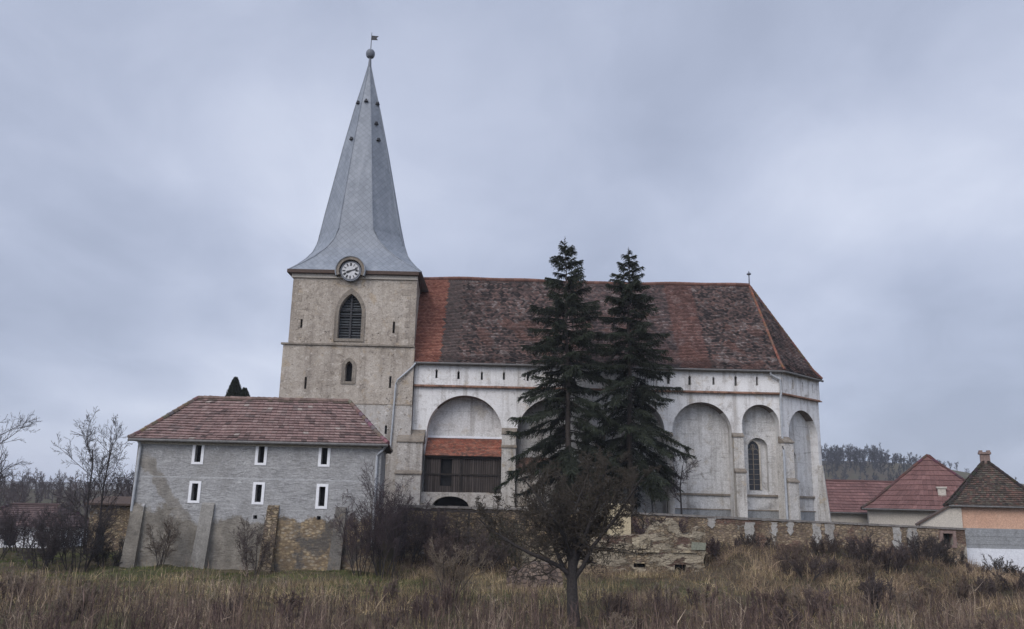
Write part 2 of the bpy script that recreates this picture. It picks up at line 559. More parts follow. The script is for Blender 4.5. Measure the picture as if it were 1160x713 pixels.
def ground_mat():
    m, nt, b = new_mat('ground_soil', 1.0, 0.1)
    o = coords(nt)
    n1 = noise(nt, o, 0.16, 7, 0.62)
    n2 = noise(nt, o, 1.6, 8, 0.7)
    n3 = noise(nt, o, 0.012, 5, 0.55)
    c = ramp(nt, n2, [(0.3, (.05, .038, .026)), (0.5, (.095, .075, .048)), (0.7, (.15, .12, .07))])
    c = mixc(nt, ramp(nt, n1, [(0.44, 0.0), (0.6, 0.7)]), c, ramp(nt, n2, [(0.3, (.035, .042, .016)), (0.7, (.085, .095, .036))]))
    c = mixc(nt, ramp(nt, n3, [(0.42, 0.0), (0.6, 0.6)]), c, (.055, .045, .038))
    setc(nt, b, c, n2, 0.6, 0.1)
    return m


M = {}
M['tower'] = plaster('tower_plaster', (.36, .312, .258), (.5, .45, .39), (.135, .11, .09), (.36, .285, .2), stone=0.45, streak=0.5, bump=1.2, scale=1.25, pits=1.0)
M['tower_low'] = plaster('tower_low_plaster', (.40, .37, .335), (.52, .495, .46), (.17, .145, .12), (.34, .275, .2), stone=0.9, streak=0.7, bump=1.0, scale=1.6, pits=.8)
M['white'] = plaster('church_limewash', (.67, .655, .635), (.79, .78, .765), (.28, .25, .22), (.47, .41, .33), stone=0.0, streak=0.75, bump=0.45, crack=.15)
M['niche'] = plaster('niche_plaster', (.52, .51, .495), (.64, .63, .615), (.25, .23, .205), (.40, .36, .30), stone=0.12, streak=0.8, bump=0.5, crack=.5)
M['trim'] = plaster('stone_trim', (.2, .172, .14), (.3, .265, .22), (.07, .058, .048), (.25, .19, .13), bump=0.8, scale=2.0)
M['quoin'] = plaster('corner_stone', (.3, .258, .212), (.42, .37, .315), (.12, .10, .085), (.31, .24, .17), stone=0.7, bump=1.0, scale=2.5, pits=.6)
M['soffit'] = plaster('dark_soffit', (.17, .14, .12), (.27, .23, .2), (.07, .058, .05), None, bump=0.8, scale=2.0)
M['buttress'] = plaster('buttress_stone', (.46, .435, .4), (.6, .58, .55), (.15, .13, .105), (.38, .31, .215), stone=0.6, streak=0.9, bump=0.8, scale=1.6)
M['slate'] = slate_mat()
M['dark'] = plain('dark_interior', (.012, .012, .013), 0.9, 0.3, 3)
M['lead'] = plain('dull_lead', (.13, .14, .16), 0.5, 0.2, 8)
M['iron'] = plain('dark_iron', (.03, .03, .033), 0.6, 0.3, 8)
M['zinc'] = plain('zinc_sheet', (.36, .375, .39), 0.5, 0.25, 3, 0.1)
M['gutter'] = plain('weathered_gutter', (.12, .115, .11), 0.6, 0.3, 5)
M['tile'] = attr_mat('clay_tiles', 0.92, 0.2, 9.0, 0.3)
M['roofbase'] = plain('roof_underlay', (.045, .035, .03), 0.95, 0.3, 4)
M['brownfascia'] = plain('brown_fascia', (.075, .05, .038), 0.8, 0.3, 6)
M['wood'] = wood_mat('weathered_boards', (.075, .062, .056))
M['post'] = plain('dark_timber', (.03, .025, .022), 0.9, 0.4, 5)
M['render'] = house_wall_mat()
M['frame'] = plain('white_paint', (.72, .72, .73), 0.7, 0.08, 6, 0.1)
M['dial'] = plain('clock_dial_enamel', (.5, .5, .5), 0.6, 0.2, 5, 0.05)
M['louvre'] = plain('louvre_boards', (.06, .065, .068), 0.8, 0.35, 5)
M['glass'] = plain('old_leaded_glass', (.03, .033, .04), 0.25, 0.4, 9, 0.3)
M['ochre'] = rubble('ochre_rubble', [(.2, .15, .1), (.36, .27, .165), (.27, .22, .165), (.42, .34, .22), (.15, .115, .09)], (.15, .117, .082), 3.6, 1.0, (.38, .36, .33), 0.6)
M['terrace'] = rubble('terrace_rubble', [(.14, .105, .078), (.27, .2, .118), (.19, .15, .11), (.33, .25, .145), (.11, .09, .075)], (.09, .072, .055), 3.8, 1.0, (.32, .3, .265), 0.6)
M['long'] = rubble('mixed_rubble', [(.22, .16, .108), (.37, .285, .18), (.28, .205, .145), (.44, .35, .23), (.17, .12, .092)], (.2, .16, .12), 4.4, 1.0, (.4, .36, .3), 0.56, brick=(.2, .105, .082))
M['ruin'] = rubble('ruined_plaster', [(.22, .165, .11), (.36, .28, .175), (.28, .225, .16), (.42, .35, .235), (.17, .125, .095)], (.12, .095, .07), 4.2, 0.9, (.37, .315, .23), 0.48, brick=(.15, .08, .065), pscale=1.15, pstretch=(.55, 1.7))
M['ledge'] = rubble('ledge_plaster', [(.24, .19, .13), (.4, .33, .22)], (.15, .12, .09), 2.0, 0.8, (.4, .34, .24), 0.45, pscale=1.3)
M['greenp'] = plaster('faded_green_plaster', (.19, .2, .155), (.27, .27, .21), (.11, .105, .08), None, bump=0.5)
M['stump'] = rubble('stump_masonry', [(.17, .125, .105), (.28, .21, .165), (.22, .175, .145), (.13, .095, .085)], (.11, .09, .078), 3.0, 1.0)
M['patch'] = plaster('white_remnant', (.3, .285, .26), (.43, .41, .38), (.13, .11, .09), (.28, .22, .155), stone=0.6, bump=0.8, scale=2.2)
M['ochre_paint'] = plaster('yellow_plaster', (.44, .37, .24), (.54, .47, .33), (.24, .19, .13), None, bump=0.5)
M['coping'] = plain('stone_coping', (.17, .155, .14), 0.95, 0.35, 3, 0.5)
M['concrete'] = plaster('board_marked_concrete', (.25, .255, .255), (.36, .365, .365), (.14, .14, .14), None, streak=0.3, bump=0.6)
M['whitewash'] = plaster('whitewashed_wall', (.66, .67, .69), (.74, .75, .77), (.5, .5, .51), None, streak=0.15, bump=0.3)
M['salmon'] = plaster('salmon_plaster', (.50, .31, .22), (.56, .37, .27), (.4, .26, .19), None, streak=0.15, bump=0.3)
M['beige'] = plaster('beige_plaster', (.47, .43, .37), (.54, .5, .44), (.33, .3, .26), None, streak=0.2, bump=0.3)
M['brickchim'] = plain('chimney_brick', (.2, .14, .12), 0.9, 0.4, 9, 0.4)
M['bark'] = plain('dark_bark', (.036, .031, .029), 0.95, 0.45, 14, 0.6)
M['sbark'] = plain('spruce_bark', (.075, .062, .054), 0.95, 0.45, 12, 0.6)
M['twig'] = attr_mat('twigs', 0.95, 0.15)
M['leaf'] = attr_mat('foliage', 0.85, 0.2)
M['herb'] = attr_mat('dry_stalks', 0.95, 0.15)
M['ground'] = ground_mat()


# ------------------------------------------------------------------ the ground
def sst(a, b, x):
    t = np.clip((x - a) / (b - a), 0, 1)
    return t * t * (3 - 2 * t)


def wall_line(x):
    return np.where(x < -6.6, 57.0, np.where(x < 5.6, 54.4, 53.5))


def bumpy(x, y):
    return (0.16 * np.sin(x * 0.71 + 1.3 * np.sin(y * 0.37)) * np.sin(y * 0.63 + 0.8) + 0.08 * np.sin(x * 1.9 + y * 1.1) * np.sin(y * 1.7 - x * 0.6)
            + 0.05 * np.sin(x * 3.3 - y * 2.1 + 1.0))


def height(x, y):
    x = np.asarray(x, float)
    y = np.asarray(y, float)
    z = np.interp(y, [-300, 3, 9, 23, 42, 50, 60, 80, 120], [4.6, 4.4, 4.0, 2.0, 1.95, 2.35, 2.6, 3.0, 3.2])
    z = z + bumpy(x, y) * sst(5, 14, y) * (1 - sst(60, 90, y))
    # grassy bank under the long wall on the right
    bank = sst(38, 52.2, y) * sst(11.4, 13.4, x) * (1 - sst(25.0, 29.5, x))
    z = z + bank * (1.5 - 0.045 * np.clip(x - 12, 0, 20)) + bank * (.28 * np.sin(x * 1.15 + 1.4 * np.sin(y * .7)) * np.sin(y * 1.05 + .6 * x) + .16 * np.sin(x * 2.3 - y * 1.6))
    # foot of the ruin
    z = z + 1.6 * sst(51.4, 52.0, y) * sst(4.5, 5.5, x) * (1 - sst(11, 12, x))
    # land falling away on the far left
    z = z - 1.7 * sst(54, 75, y) * (1 - sst(-27, -19, x))
    # churchyard terrace behind the retaining walls
    wl = wall_line(x)
    ter = sst(0, 0.3, y - wl) * sst(-18.5, -17.0, x) * (1 - sst(27.6, 28.1, x)) * (1 - sst(78, 92, y))
    z = z + ter * (5.25 - z)
    # hills far away
    z = z + 32 * np.exp(-((y - 500) / 120.0) ** 2) * sst(20, 160, x) * (1 - 0.55 * sst(215, 330, x)) * (1 - sst(330, 800, x))
    z = z + 6.5 * np.exp(-((y - 330) / 90.0) ** 2) * (1 - sst(-110, -40, x))
    z = z + 30 * sst(900, 1800, np.abs(y)) * sst(300, 900, y)
    return z


def axis(lims):
    a = []
    for s, e, st in lims:
        a.append(np.arange(s, e, st))
    return np.unique(np.concatenate(a))


gx = axis([(-3000, -400, 130), (-400, -60, 17), (-60, -30, 2.0), (-30, 32, 0.5), (32, 60, 2.0), (60, 400, 17), (400, 3100, 130)])
gy = axis([(-300, -20, 40), (-20, 12, 2.0), (12, 51, 0.6), (51, 58.0, 0.15), (58, 80, 1.0), (80, 200, 6), (200, 700, 15), (700, 3100, 120)])
GX, GY = np.meshgrid(gx, gy)
GZ = height(GX, GY)
nx, ny = len(gx), len(gy)
idx = np.arange(nx * ny).reshape(ny, nx)
F = np.stack([idx[:-1, :-1], idx[:-1, 1:], idx[1:, 1:], idx[1:, :-1]], -1).reshape(-1, 4)
ground = np_mesh('ground', np.stack([GX, GY, GZ], -1).reshape(-1, 3), F, M['ground'], None, None, True)
tag(ground, 'rough brown and green land from the field to the distant hills', 'ground', None, 'structure')


# ------------------------------------------------------------------ tiles
def tiles(mb, E0, E1, R0, R1, z0, z1, tw, th, colf, zf=lambda t: t, lift=0.03, slope=None, jit=0.015):
    """courses of single tiles between an eaves edge E0-E1 and a ridge edge R0-R1 (2-D points); zf shapes the slope"""
    E0, E1, R0, R1 = (Vector((p[0], p[1])) for p in (E0, E1, R0, R1))
    e = (E1 - E0).normalized()
    run = abs((((R0 + R1) / 2) - E0).dot(Vector((-e.y, e.x))))
    L = math.hypot(run, z1 - z0)
    rows = max(2, int(L / th))

    def P(s, t):
        q = E0.lerp(E1, s).lerp(R0.lerp(R1, s), t)
        return Vector((q.x, q.y, z0 + (z1 - z0) * zf(t) + .07 * mnoise.noise(Vector((q.x * .3, q.y * .3, t * 2.5))) * min(1, t * 6)))
    inn = Vector((-e.y, e.x))
    if inn.dot((R0 + R1) / 2 - E0) < 0:
        inn = -inn
    for r in range(rows):
        t0, t1 = r / rows, min(1.0, (r + 1.25) / rows)
        w = (E1.lerp(R1, t0) - E0.lerp(R0, t0)).length
        n = max(1, int(w / tw))
        dz = (z1 - z0) * (zf(min(1, t0 + .02)) - zf(max(0, t0 - .02)))
        dr = run * (min(1, t0 + .02) - max(0, t0 - .02))
        nrm = Vector((-inn.x * dz, -inn.y * dz, dr)).normalized()
        off = 0.5 * (r % 2)
        for k in range(-1, n + 1):
            a, b = (k + off) / n, (k + off + 0.96) / n
            a, b = max(0, a), min(1, b)
            if b - a < 0.15 / n:
                continue
            j0, j1 = random.uniform(0, jit), random.uniform(0, jit)
            p0, p1 = P(a, t0) + nrm * (lift + j0), P(b, t0) + nrm * (lift + j1)
            p2, p3 = P(b, t1) + nrm * 0.004, P(a, t1) + nrm * 0.004
            c = colf(((a + b) / 2), (t0 + t1) / 2, (p0 + p1) / 2)
            mb.poly([p0, p1, p2, p3], c)
            mb.poly([P(a, t0) - nrm * 0.01, P(b, t0) - nrm * 0.01, p1, p0], tuple(x * 0.8 for x in c))


def sheet(mb, E0, E1, R0, R1, z0, z1, zf=lambda t: t, n=12, drop=0.0):
    for i in range(n):
        q = []
        for s, t in ((0, i / n), (1, i / n), (1, (i + 1) / n), (0, (i + 1) / n)):
            a = Vector(E0).lerp(Vector(E1), s).lerp(Vector(R0).lerp(Vector(R1), s), t)
            q.append((a.x, a.y, z0 + (z1 - z0) * zf(t) - drop))
        mb.poly(q)


def hip_line(mb, E, Rr, z0, z1, zf, rad, col, n=14, lift=0.05):
    pts = []
    for i in range(n + 1):
        t = i / n
        pts.append((E[0] + (Rr[0] - E[0]) * t, E[1] + (Rr[1] - E[1]) * t, z0 + (z1 - z0) * zf(t) + lift))
    for a, b in zip(pts, pts[1:]):                       # overlapping half-round tiles
        mb.tube([a, b], [rad * random.uniform(1.0, 1.15), rad * 0.9], 7, tuple(x * random.uniform(0.75, 1.15) for x in col))


def pick(pal, k):
    k = min(max(k, 0), 0.9999) * (len(pal) - 1)
    i = int(k)
    f = k - i
    return tuple(pal[i][j] * (1 - f) + pal[i + 1][j] * f for j in range(3))


def nz(p, s, o=0.0):
    return mnoise.noise(Vector((p[0] * s + o, p[1] * s + o * 0.7, p[2] * s - o)))


# ------------------------------------------------------------------ the church
CH = thing('church', (2, 63, 5.2), 'white fortified church with brown tiled roof and tall grey-spired stone clock tower', 'church')


def dark_cap(name, pl, pts, d, mat='dark', parent=None):
    mb = MB()
    pl.face(mb, pts, (), d)
    return mb.build(name, M[mat], parent or CH)


TX0, TX1, TY0 = -16.1, -7.03, 59.6                 # upper stage
LX0, LX1, LY0 = -16.42, -6.95, 59.45               # lower stage
SKEW = .62                                         # the tower's east wall is not square to its front
TZ = [4.6, 12.75, 17.0, 22.25]
front_up = Plane((0, TY0, 0), (1, 0, 0), (0, -1, 0))
front_lo = Plane((0, LY0, 0), (1, 0, 0), (0, -1, 0))
# openings
bel = at(395, 384, TY0).x
bz0, bz1 = at(395, 384, TY0).z, at(395, 333, TY0).z
belfry = opening(bel, 0.84, bz0, bz1 - 1.5, bz1, True, 16)
mbU, mbL, mbB = MB(), MB(), MB()


def slit(px, py, w, hh, Y):
    p = at(px, py, Y)
    return rect(p.x - w / 2, p.z - hh / 2, p.x + w / 2, p.z + hh / 2)


upper_slits = [slit(341.5, 365, .16, .85, TY0), slit(446, 371, .16, .85, TY0)]
lw = at(395, 421, LY0)
small_win = opening(lw.x, 0.25, lw.z - 0.72, lw.z + 0.35, lw.z + 0.75, True, 10)
lower_slits = [slit(346, 434, .16, .85, LY0), slit(442, 433, .16, .85, LY0)]
base_slits = [slit(437, 487, .16, .6, LY0 - 0.08)]
front_up.face(mbU, rect(TX0, TZ[2], TX1, TZ[3]), [(belfry, 0.55)] + [(h, .4) for h in upper_slits])
for mb, x0, x1, y0, y1, z0, z1 in ((mbU, TX0, TX1, TY0, 68.4, TZ[2], TZ[3]), (mbL, LX0, LX1, LY0, 68.55, TZ[1], TZ[2]), (mbB, LX0 - .08, LX1 + .03, LY0 - .08, 68.65, TZ[0], TZ[1])):
    x2 = x1 - SKEW
    mb.poly([(x1, y0, z0), (x2, y1, z0), (x2, y1, z1), (x1, y0, z1)])
    mb.poly([(x0, y1, z0), (x0, y0, z0), (x0, y0, z1), (x0, y1, z1)])
    mb.poly([(x2, y1, z0), (x0, y1, z0), (x0, y1, z1), (x2, y1, z1)])
    mb.poly([(x0, y0, z1), (x1, y0, z1), (x2, y1, z1), (x0, y1, z1)])
front_lo.face(mbL, rect(LX0, TZ[1], LX1, TZ[2]), [(small_win, 0.5)] + [(h, .4) for h in lower_slits])
front_b = Plane((0, LY0 - .08, 0), (1, 0, 0), (0, -1, 0))
front_b.face(mbB, rect(LX0 - .08, TZ[0], LX1 + .03, TZ[1]), [(h, .4) for h in base_slits])
tower = mbU.build('tower', M['tower'], CH)
mbL.build('tower_lower_stage', M['tower'], tower)
mbB.build('tower_base', M['tower_low'], tower)
for h in upper_slits: dark_cap('slit_window', front_up, h, -0.4, 'dark', tower)
for h in lower_slits: dark_cap('slit_window', front_lo, h, -0.4, 'dark', tower)
for h in base_slits: dark_cap('slit_window', front_b, h, -0.4, 'dark', tower)
# quoins: rough corner stones
for x, sgn in ((TX0, 1), (TX1, -1)):
    mb = MB()
    z = TZ[2] + 0.15
    k = 0
    while z < TZ[3] - 0.5:
        hh = random.uniform(.28, .5)
        w = random.uniform(.6, 1.1) if k % 2 else random.uniform(.3, .55)
        mb.box((min(x, x + sgn * w) - .015, TY0 - random.uniform(.01, .03), z), (max(x, x + sgn * w) + .015, TY0 + .3, z + hh))
        z += hh
        k += 1
    mb.build('corner_stones', M['quoin'], tower)
# ledges
for (x0, x1, y0, z, hh, pr) in ((LX0, LX1, LY0, TZ[2], .15, .15), (LX0, LX1, LY0, TZ[1], .12, .1)):
    mb = MB()
    n = 22
    for i in range(n):
        a, b = x0 - pr + (x1 - x0 + pr) * i / n, x0 - pr + (x1 - x0 + pr) * (i + 1) / n
        q = pr * random.uniform(.7, 1.05)
        mb.hexa([(a, y0 - q, z - hh / 2), (b, y0 - q, z - hh / 2), (b, y0 + .2, z - hh / 2), (a, y0 + .2, z - hh / 2)],
                [(a, y0 - q * .9, z + hh * .3), (b, y0 - q * .9, z + hh * .3), (b, y0 + .2, z + hh * .75), (a, y0 + .2, z + hh * .75)])
    mb.build('string_course', M['trim'], tower)
# eaves cornice of the tower
mb = MB()
ring4 = lambda a, b, c, d, z: [(a, c, z), (b, c, z), (b - SKEW, d, z), (a, d, z)]
mb.hexa(ring4(TX0 - .12, TX1 + .04, TY0 - .14, 68.5, 21.95), ring4(TX0 - .12, TX1 + .04, TY0 - .14, 68.5, 22.24))
mb.build('cornice', M['beige'], tower)
mb = MB()
mb.hexa(ring4(TX0 - .42, TX1 + .14, TY0 - .42, 68.8, 22.25), ring4(TX0 - .42, TX1 + .14, TY0 - .42, 68.8, 22.5))
mb.build('eaves_board', M['brownfascia'], tower)

# belfry window
bw = dark_cap('belfry_window', front_up, belfry, -0.53)
mb = MB()
z = bz0 + .06
while z < bz1 - .12:
    # width of the pointed opening at this height
    hw = 0.8 if z < bz1 - 1.5 else max(0.05, 0.82 * (1 - ((z - bz1 + 1.5) / 1.5) ** 1.7))
    mb.hexa([front_up(bel - hw, z, -.36), front_up(bel + hw, z, -.36), front_up(bel + hw, z, -.34), front_up(bel - hw, z, -.34)],
            [front_up(bel - hw, z + .17, -.5), front_up(bel + hw, z + .17, -.5), front_up(bel + hw, z + .17, -.48), front_up(bel - hw, z + .17, -.48)])
    z += .2
mb.build('louvres', M['louvre'], bw)
mb = MB()
mb.box((bel - .06, TY0 + .26, bz0), (bel + .06, TY0 + .34, bz1 - .05))
for zz in (bz0 + .85, bz0 + 1.7, bz0 + 2.15):
    mb.box((bel - .8, TY0 + .27, zz), (bel + .8, TY0 + .33, zz + .07))
mb.build('mullion', M['iron'], bw)
mb = MB()
inn = opening(bel, 0.84, bz0, bz1 - 1.5, bz1, True, 16)
out = opening(bel, 1.1, bz0, bz1 - 1.52, bz1 + .42, True, 16)
front_up.band(mb, inn, out, 0, .06)
front_up.slab(mb, rect(bel - 1.1, bz0 - .2, bel + 1.1, bz0), 0, .1)
mb.build('window_surround', M['trim'], bw)
sw = dark_cap('small_window', front_lo, small_win, -0.48)
mb = MB()
front_lo.band(mb, small_win, opening(lw.x, .52, lw.z - .72, lw.z + .35, lw.z + 1.02, True, 10), 0, .05)
front_lo.slab(mb, rect(lw.x - .52, lw.z - .9, lw.x + .52, lw.z - .72), 0, .07)
mb.build('window_surround', M['trim'], sw)

# spire: square eaves that turn into an octagon
mb = MB()
zb = 22.5
ec = Vector((-11.55, 64.1))
tc = Vector((-12.42, 64.0))
Hx = 4.82
tanp = math.tan(PI / 8)


def ring(z, half, k, cx, cy):
    """k=0 square, 1 regular octagon; half = half width"""
    a = half * (1 - k * (1 - tanp))
    P = [(half, -a), (half, a), (a, half), (-a, half), (-half, a), (-half, -a), (-a, -half), (a, -half)]
    return [Vector((cx + x, cy + y, z)) for x, y in P]


prof = [(22.5, 4.86, 0.0), (23.1, 4.42, .16), (23.8, 3.98, .38), (24.6, 3.6, .64), (25.4, 3.36, .86), (26.3, 3.17, 1.0), (28, 2.84, 1), (30, 2.47, 1), (34, 1.73, 1), (37.5, 1.02, 1), (40.0, .45, 1), (41.6, .13, 1)]
rings = []
for z, hw, k in prof:
    t = (z - zb) / (41.6 - zb)
    f = min(1, t / .22)
    cx = ec.x + (-12.08 - ec.x) * f + (tc.x + 12.08) * max(0, (t - .22) / .78)
    cy = 64.1
    rings.append(ring(z, hw, k, cx, cy))
for A, B in zip(rings, rings[1:]):
    for j in range(8):
        jj = (j + 1) % 8
        if (A[j] - A[jj]).length < 1e-4:
            mb.poly([A[j], B[jj], B[j]])
        else:
            mb.poly([A[j], A[jj], B[jj], B[j]])
mb.poly(list(reversed(rings[0])))
spire = mb.build('spire', M['slate'], CH)
mb = MB()
for j in range(8):                                    # lead rolls on the arrises
    mb.tube([r[j] + Vector((0, 0, .0)) for r in rings], [.045] * (len(rings) - 1) + [.03], 5)
mb.build('hip_flashing', M['slate'], spire)
tip = rings[-1][0].lerp(rings[-1][4], .5)
mb = MB()
mb.lathe(tip, [(.16, -.3), (.13, .3), (.1, .75), (.16, .8), (.3, .9), (.36, 1.05), (.38, 1.2), (.36, 1.36), (.26, 1.52), (.1, 1.62), (.04, 1.66), (.03, 1.7), (.001, 1.7)])
mb.build('finial_ball', M['lead'], spire)
mb = MB()
mb.tube([tip + Vector((0, 0, 1.6)), tip + Vector((0, 0, 3.2))], [.035, .02], 6)
fl = Plane(tip, (1, 0, 0), (0, -1, 0))
fl.slab(mb, [(.02, 2.5), (.55, 2.5), (.42, 2.68), (.6, 2.86), (.02, 2.9)], -.02, .02)
mb.build('weather_vane', M['iron'], spire)


def spire_point(px, py):
    """the point of the spire's skin under that pixel"""
    d = ray(px, py)
    o = Vector((0, 0, EYE))
    best = None
    for A, B in zip(rings, rings[1:]):
        for j in range(8):
            jj = (j + 1) % 8
            for tri in ((A[j], A[jj], B[jj]), (A[j], B[jj], B[j])):
                from mathutils.geometry import intersect_ray_tri
                h = intersect_ray_tri(tri[0], tri[1], tri[2], d, o, True)
                if h is not None and (best is None or (h - o).length < (best - o).length):
                    best = h
    return best


for px, py in ((415, 115), (406.5, 117), (426.8, 118), (425.5, 140.5), (399, 158), (428, 159)):
    p = spire_point(px, py)
    if p is None:
        continue
    ax = Vector((tip.x + (p.x - tip.x) * .0, 64.1, p.z))
    o = (p - ax).normalized()
    s_ = o.cross(Vector((0, 0, 1)))
    up = Vector((0, 0, 1))
    mb = MB()                                          # small hooded vents
    B = [p - s_ * .17 - o * .15 - up * .08, p + s_ * .17 - o * .15 - up * .08, p + s_ * .17 + o * .2 - up * .08, p - s_ * .17 + o * .2 - up * .08]
    T = [p - s_ * .02 - o * .15 + up * .22, p + s_ * .02 - o * .15 + up * .22, p + s_ * .02 + o * .2 + up * .16, p - s_ * .02 + o * .2 + up * .16]
    mb.hexa(B, T)
    mb.build('spire_vent', M['iron'], spire)

# clock under an eyebrow arch
cp = at(397.5, 307.5, TY0 - .35)
ck = Plane((cp.x, TY0 - .43, cp.z), (1, 0, 0), (0, -1, 0))
mb = MB()
circ = lambda r, n=32: [(r * math.cos(2 * PI * i / n), r * math.sin(2 * PI * i / n)) for i in range(n)]
ck.slab(mb, circ(.76), -.42, .02)
clock = mb.build('clock', M['lead'], CH)
mb = MB()
ck.slab(mb, circ(.63), .02, .05)
mb.build('dial', M['dial'], clock)
mb = MB()
up_o = [(1.04 * math.cos(PI - PI * 1.24 * i / 24 + PI * .12), 1.04 * math.sin(PI - PI * 1.24 * i / 24 + PI * .12)) for i in range(25)]
up_i = [(a * .8, b * .8) for a, b in up_o]
ck.band(mb, up_i, up_o, -.42, .2)
mb.build('clock_hood', M['trim'], clock)
mb = MB()
hoodout = [(a * 1.04, b * 1.04) for a, b in up_o]
ck.band(mb, [(a * 1.005, b * 1.005) for a, b in up_o], [(a * 1.07, b * 1.07) for a, b in up_o], -1.9, .26)
mb.build('hood_flashing', M['slate'], clock)
STROKES = {'I': [((0, -1), (0, 1))], 'V': [((-.5, 1), (0, -1)), ((.5, 1), (0, -1))], 'X': [((-.5, 1), (.5, -1)), ((.5, 1), (-.5, -1))]}
WID = {'I': .6, 'V': 1.2, 'X': 1.2}
for i, num in enumerate(['XII', 'I', 'II', 'III', 'IIII', 'V', 'VI', 'VII', 'VIII', 'IX', 'X', 'XI']):
    a = PI / 2 - 2 * PI * i / 12
    rad = Vector((math.cos(a), math.sin(a)))
    tan_ = Vector((rad.y, -rad.x))
    tw_ = sum(WID[ch] for ch in num)
    u = -tw_ / 2
    mb = MB()
    for ch in num:
        for (x0, y0), (x1, y1) in STROKES[ch]:
            q = [rad * (.485 + yy * .11) + tan_ * (u + WID[ch] / 2 + xx) * .053 for xx, yy in ((x0, y0), (x1, y1))]
            mb.bar(ck(q[0].x, q[0].y, .055), ck(q[1].x, q[1].y, .055), .038, .012, None, (0, 1, 0))
        u += WID[ch]
    mb.build('numeral', M['iron'], clock)
for ang, ln, w in ((PI / 2 - 2 * PI * (8.2 / 12), .36, .1), (PI / 2 - 2 * PI * (12 / 60), .55, .06)):
    mb = MB()
    d = Vector((math.cos(ang), math.sin(ang)))
    n_ = Vector((-d.y, d.x))
    ck.slab(mb, [tuple(-d * .12 + n_ * w * .3), tuple(-d * .12 - n_ * w * .3), tuple(d * ln * .75 - n_ * w), tuple(d * ln), tuple(d * ln * .75 + n_ * w)], .065 + .012 * (w < .1), .075 + .012 * (w < .1))
    mb.build('clock_hand', M['iron'], clock)

# ---- nave
A = Vector((19.5, 60.0))
B = Vector((23.5, 63.7))
Cc = Vector((23.5, 68.8))
D = Vector((19.5, 72.5))
NX0 = -6.93
ZB, ZS, ZE = 4.6, 14.2, 15.9
REC = 1.15
arches = [(-3.2, 2.68, 10.95, 13.6), (3.3, 2.78, 10.85, 13.58), (8.95, 2.1, 11.4, 13.5), (13.72, 2.12, 11.4, 13.5), (17.92, 1.33, 12.05, 13.42)]
south = Plane((0, 60.0, 0), (1, 0, 0), (0, -1, 0))
fu = (B - A).normalized()
se = Plane((A.x, A.y, 0), (fu.x, fu.y, 0), (fu.y, -fu.x, 0))
FL = (B - A).length


def notched(pl, mb, x0, x1, archs, zb, zt, rec):
    outer = [(x0, zb)]
    for c, hw, zs, za in archs:
        pts = [(c - hw, zb)] + arch(c, hw, zs, za, 26) + [(c + hw, zb)]
        outer += pts
        pl.reveal(mb, pts[:8], rec)
        pl.reveal(mb, pts[-8:], rec)
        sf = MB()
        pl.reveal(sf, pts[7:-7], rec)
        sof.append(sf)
    outer += [(x1, zb), (x1, zt), (x0, zt)]
    pl.face(mb, outer)


nave_mb = MB()
sof = []
notched(south, nave_mb, NX0, A.x, arches, ZB, ZS, REC)
notched(se, nave_mb, 0, FL, [(FL * .53, 2.12, 11.35, 13.3)], ZB, ZS, .6)
for p, q in ((B, Cc), (Cc, D)):
    nave_mb.poly([(p.x, p.y, ZB), (q.x, q.y, ZB), (q.x, q.y, ZE), (p.x, p.y, ZE)])
nave_mb.poly([(D.x, D.y, ZB), (NX0, D.y, ZB), (NX0, D.y, ZE), (D.x, D.y, ZE)])
nave_mb.poly([(NX0, D.y, ZB), (NX0, 60, ZB), (NX0, 60, ZE), (NX0, D.y, ZE)])
nave = nave_mb.build('nave_wall', M['white'], CH)
for sf in sof: sf.build('arch_soffit', M['soffit'], nave)  # darker brown on the upper curve of each arch only
# walls at the back of the arches, with the two lancets
lp = at(856, 556, 60 + REC)
lcx, lz0 = lp.x + .28, at(856, 557, 61.1).z
lz1 = at(856, 496, 61.1).z
lancet = opening(lcx, .72, lz0, lz1 - .72, lz1, False, 14)
mb = MB()
outer_holes = [(lancet, .5)]
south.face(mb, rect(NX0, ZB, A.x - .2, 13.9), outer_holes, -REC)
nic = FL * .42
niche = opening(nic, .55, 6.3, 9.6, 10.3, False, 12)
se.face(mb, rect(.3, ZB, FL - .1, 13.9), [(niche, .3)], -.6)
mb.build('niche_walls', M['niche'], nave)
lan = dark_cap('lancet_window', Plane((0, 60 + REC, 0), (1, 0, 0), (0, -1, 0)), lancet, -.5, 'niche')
lpl = Plane((0, 60 + REC, 0), (1, 0, 0), (0, -1, 0))
mb = MB()
gl = opening(lcx - .24, .42, lz0 + .12, lz1 - .75, lz1 - .2, True, 12)
lpl.slab(mb, gl, -.5, -.46)
mb.build('window_glass', M['glass'], lan)
mb = MB()
mb.bar(lpl(lcx - .24, lz0 + .12, -.43), lpl(lcx - .24, lz1 - .5, -.43), .06)
zz = lz0 + .5
while zz < lz1 - .8:
    mb.bar(lpl(lcx - .64, zz, -.44), lpl(lcx + .16, zz, -.44), .035)
    zz += .36
for s_ in (-1, 1):
    pts = [lpl(lcx - .24 + s_ * .2 + .17 * math.cos(a), lz1 - .95 + .17 * math.sin(a), -.43) for a in np.linspace(0, PI, 8)]
    mb.tube(pts, .03, 5)
pts = [lpl(lcx - .24 + .15 * math.cos(a), lz1 - .62 + .15 * math.sin(a), -.43) for a in np.linspace(0, 2 * PI, 12)]
mb.tube(pts, .03, 5)
mb.build('tracery', M['trim'], lan)
mb = MB()
lpl.band(mb, gl, [(lcx - .24 + (a - lcx + .24) * 1.28, lz0 + (b - lz0) * 1.035) for a, b in gl], -.5, -.36)
mb.build('window_frame', M['beige'], lan)
mb = MB()
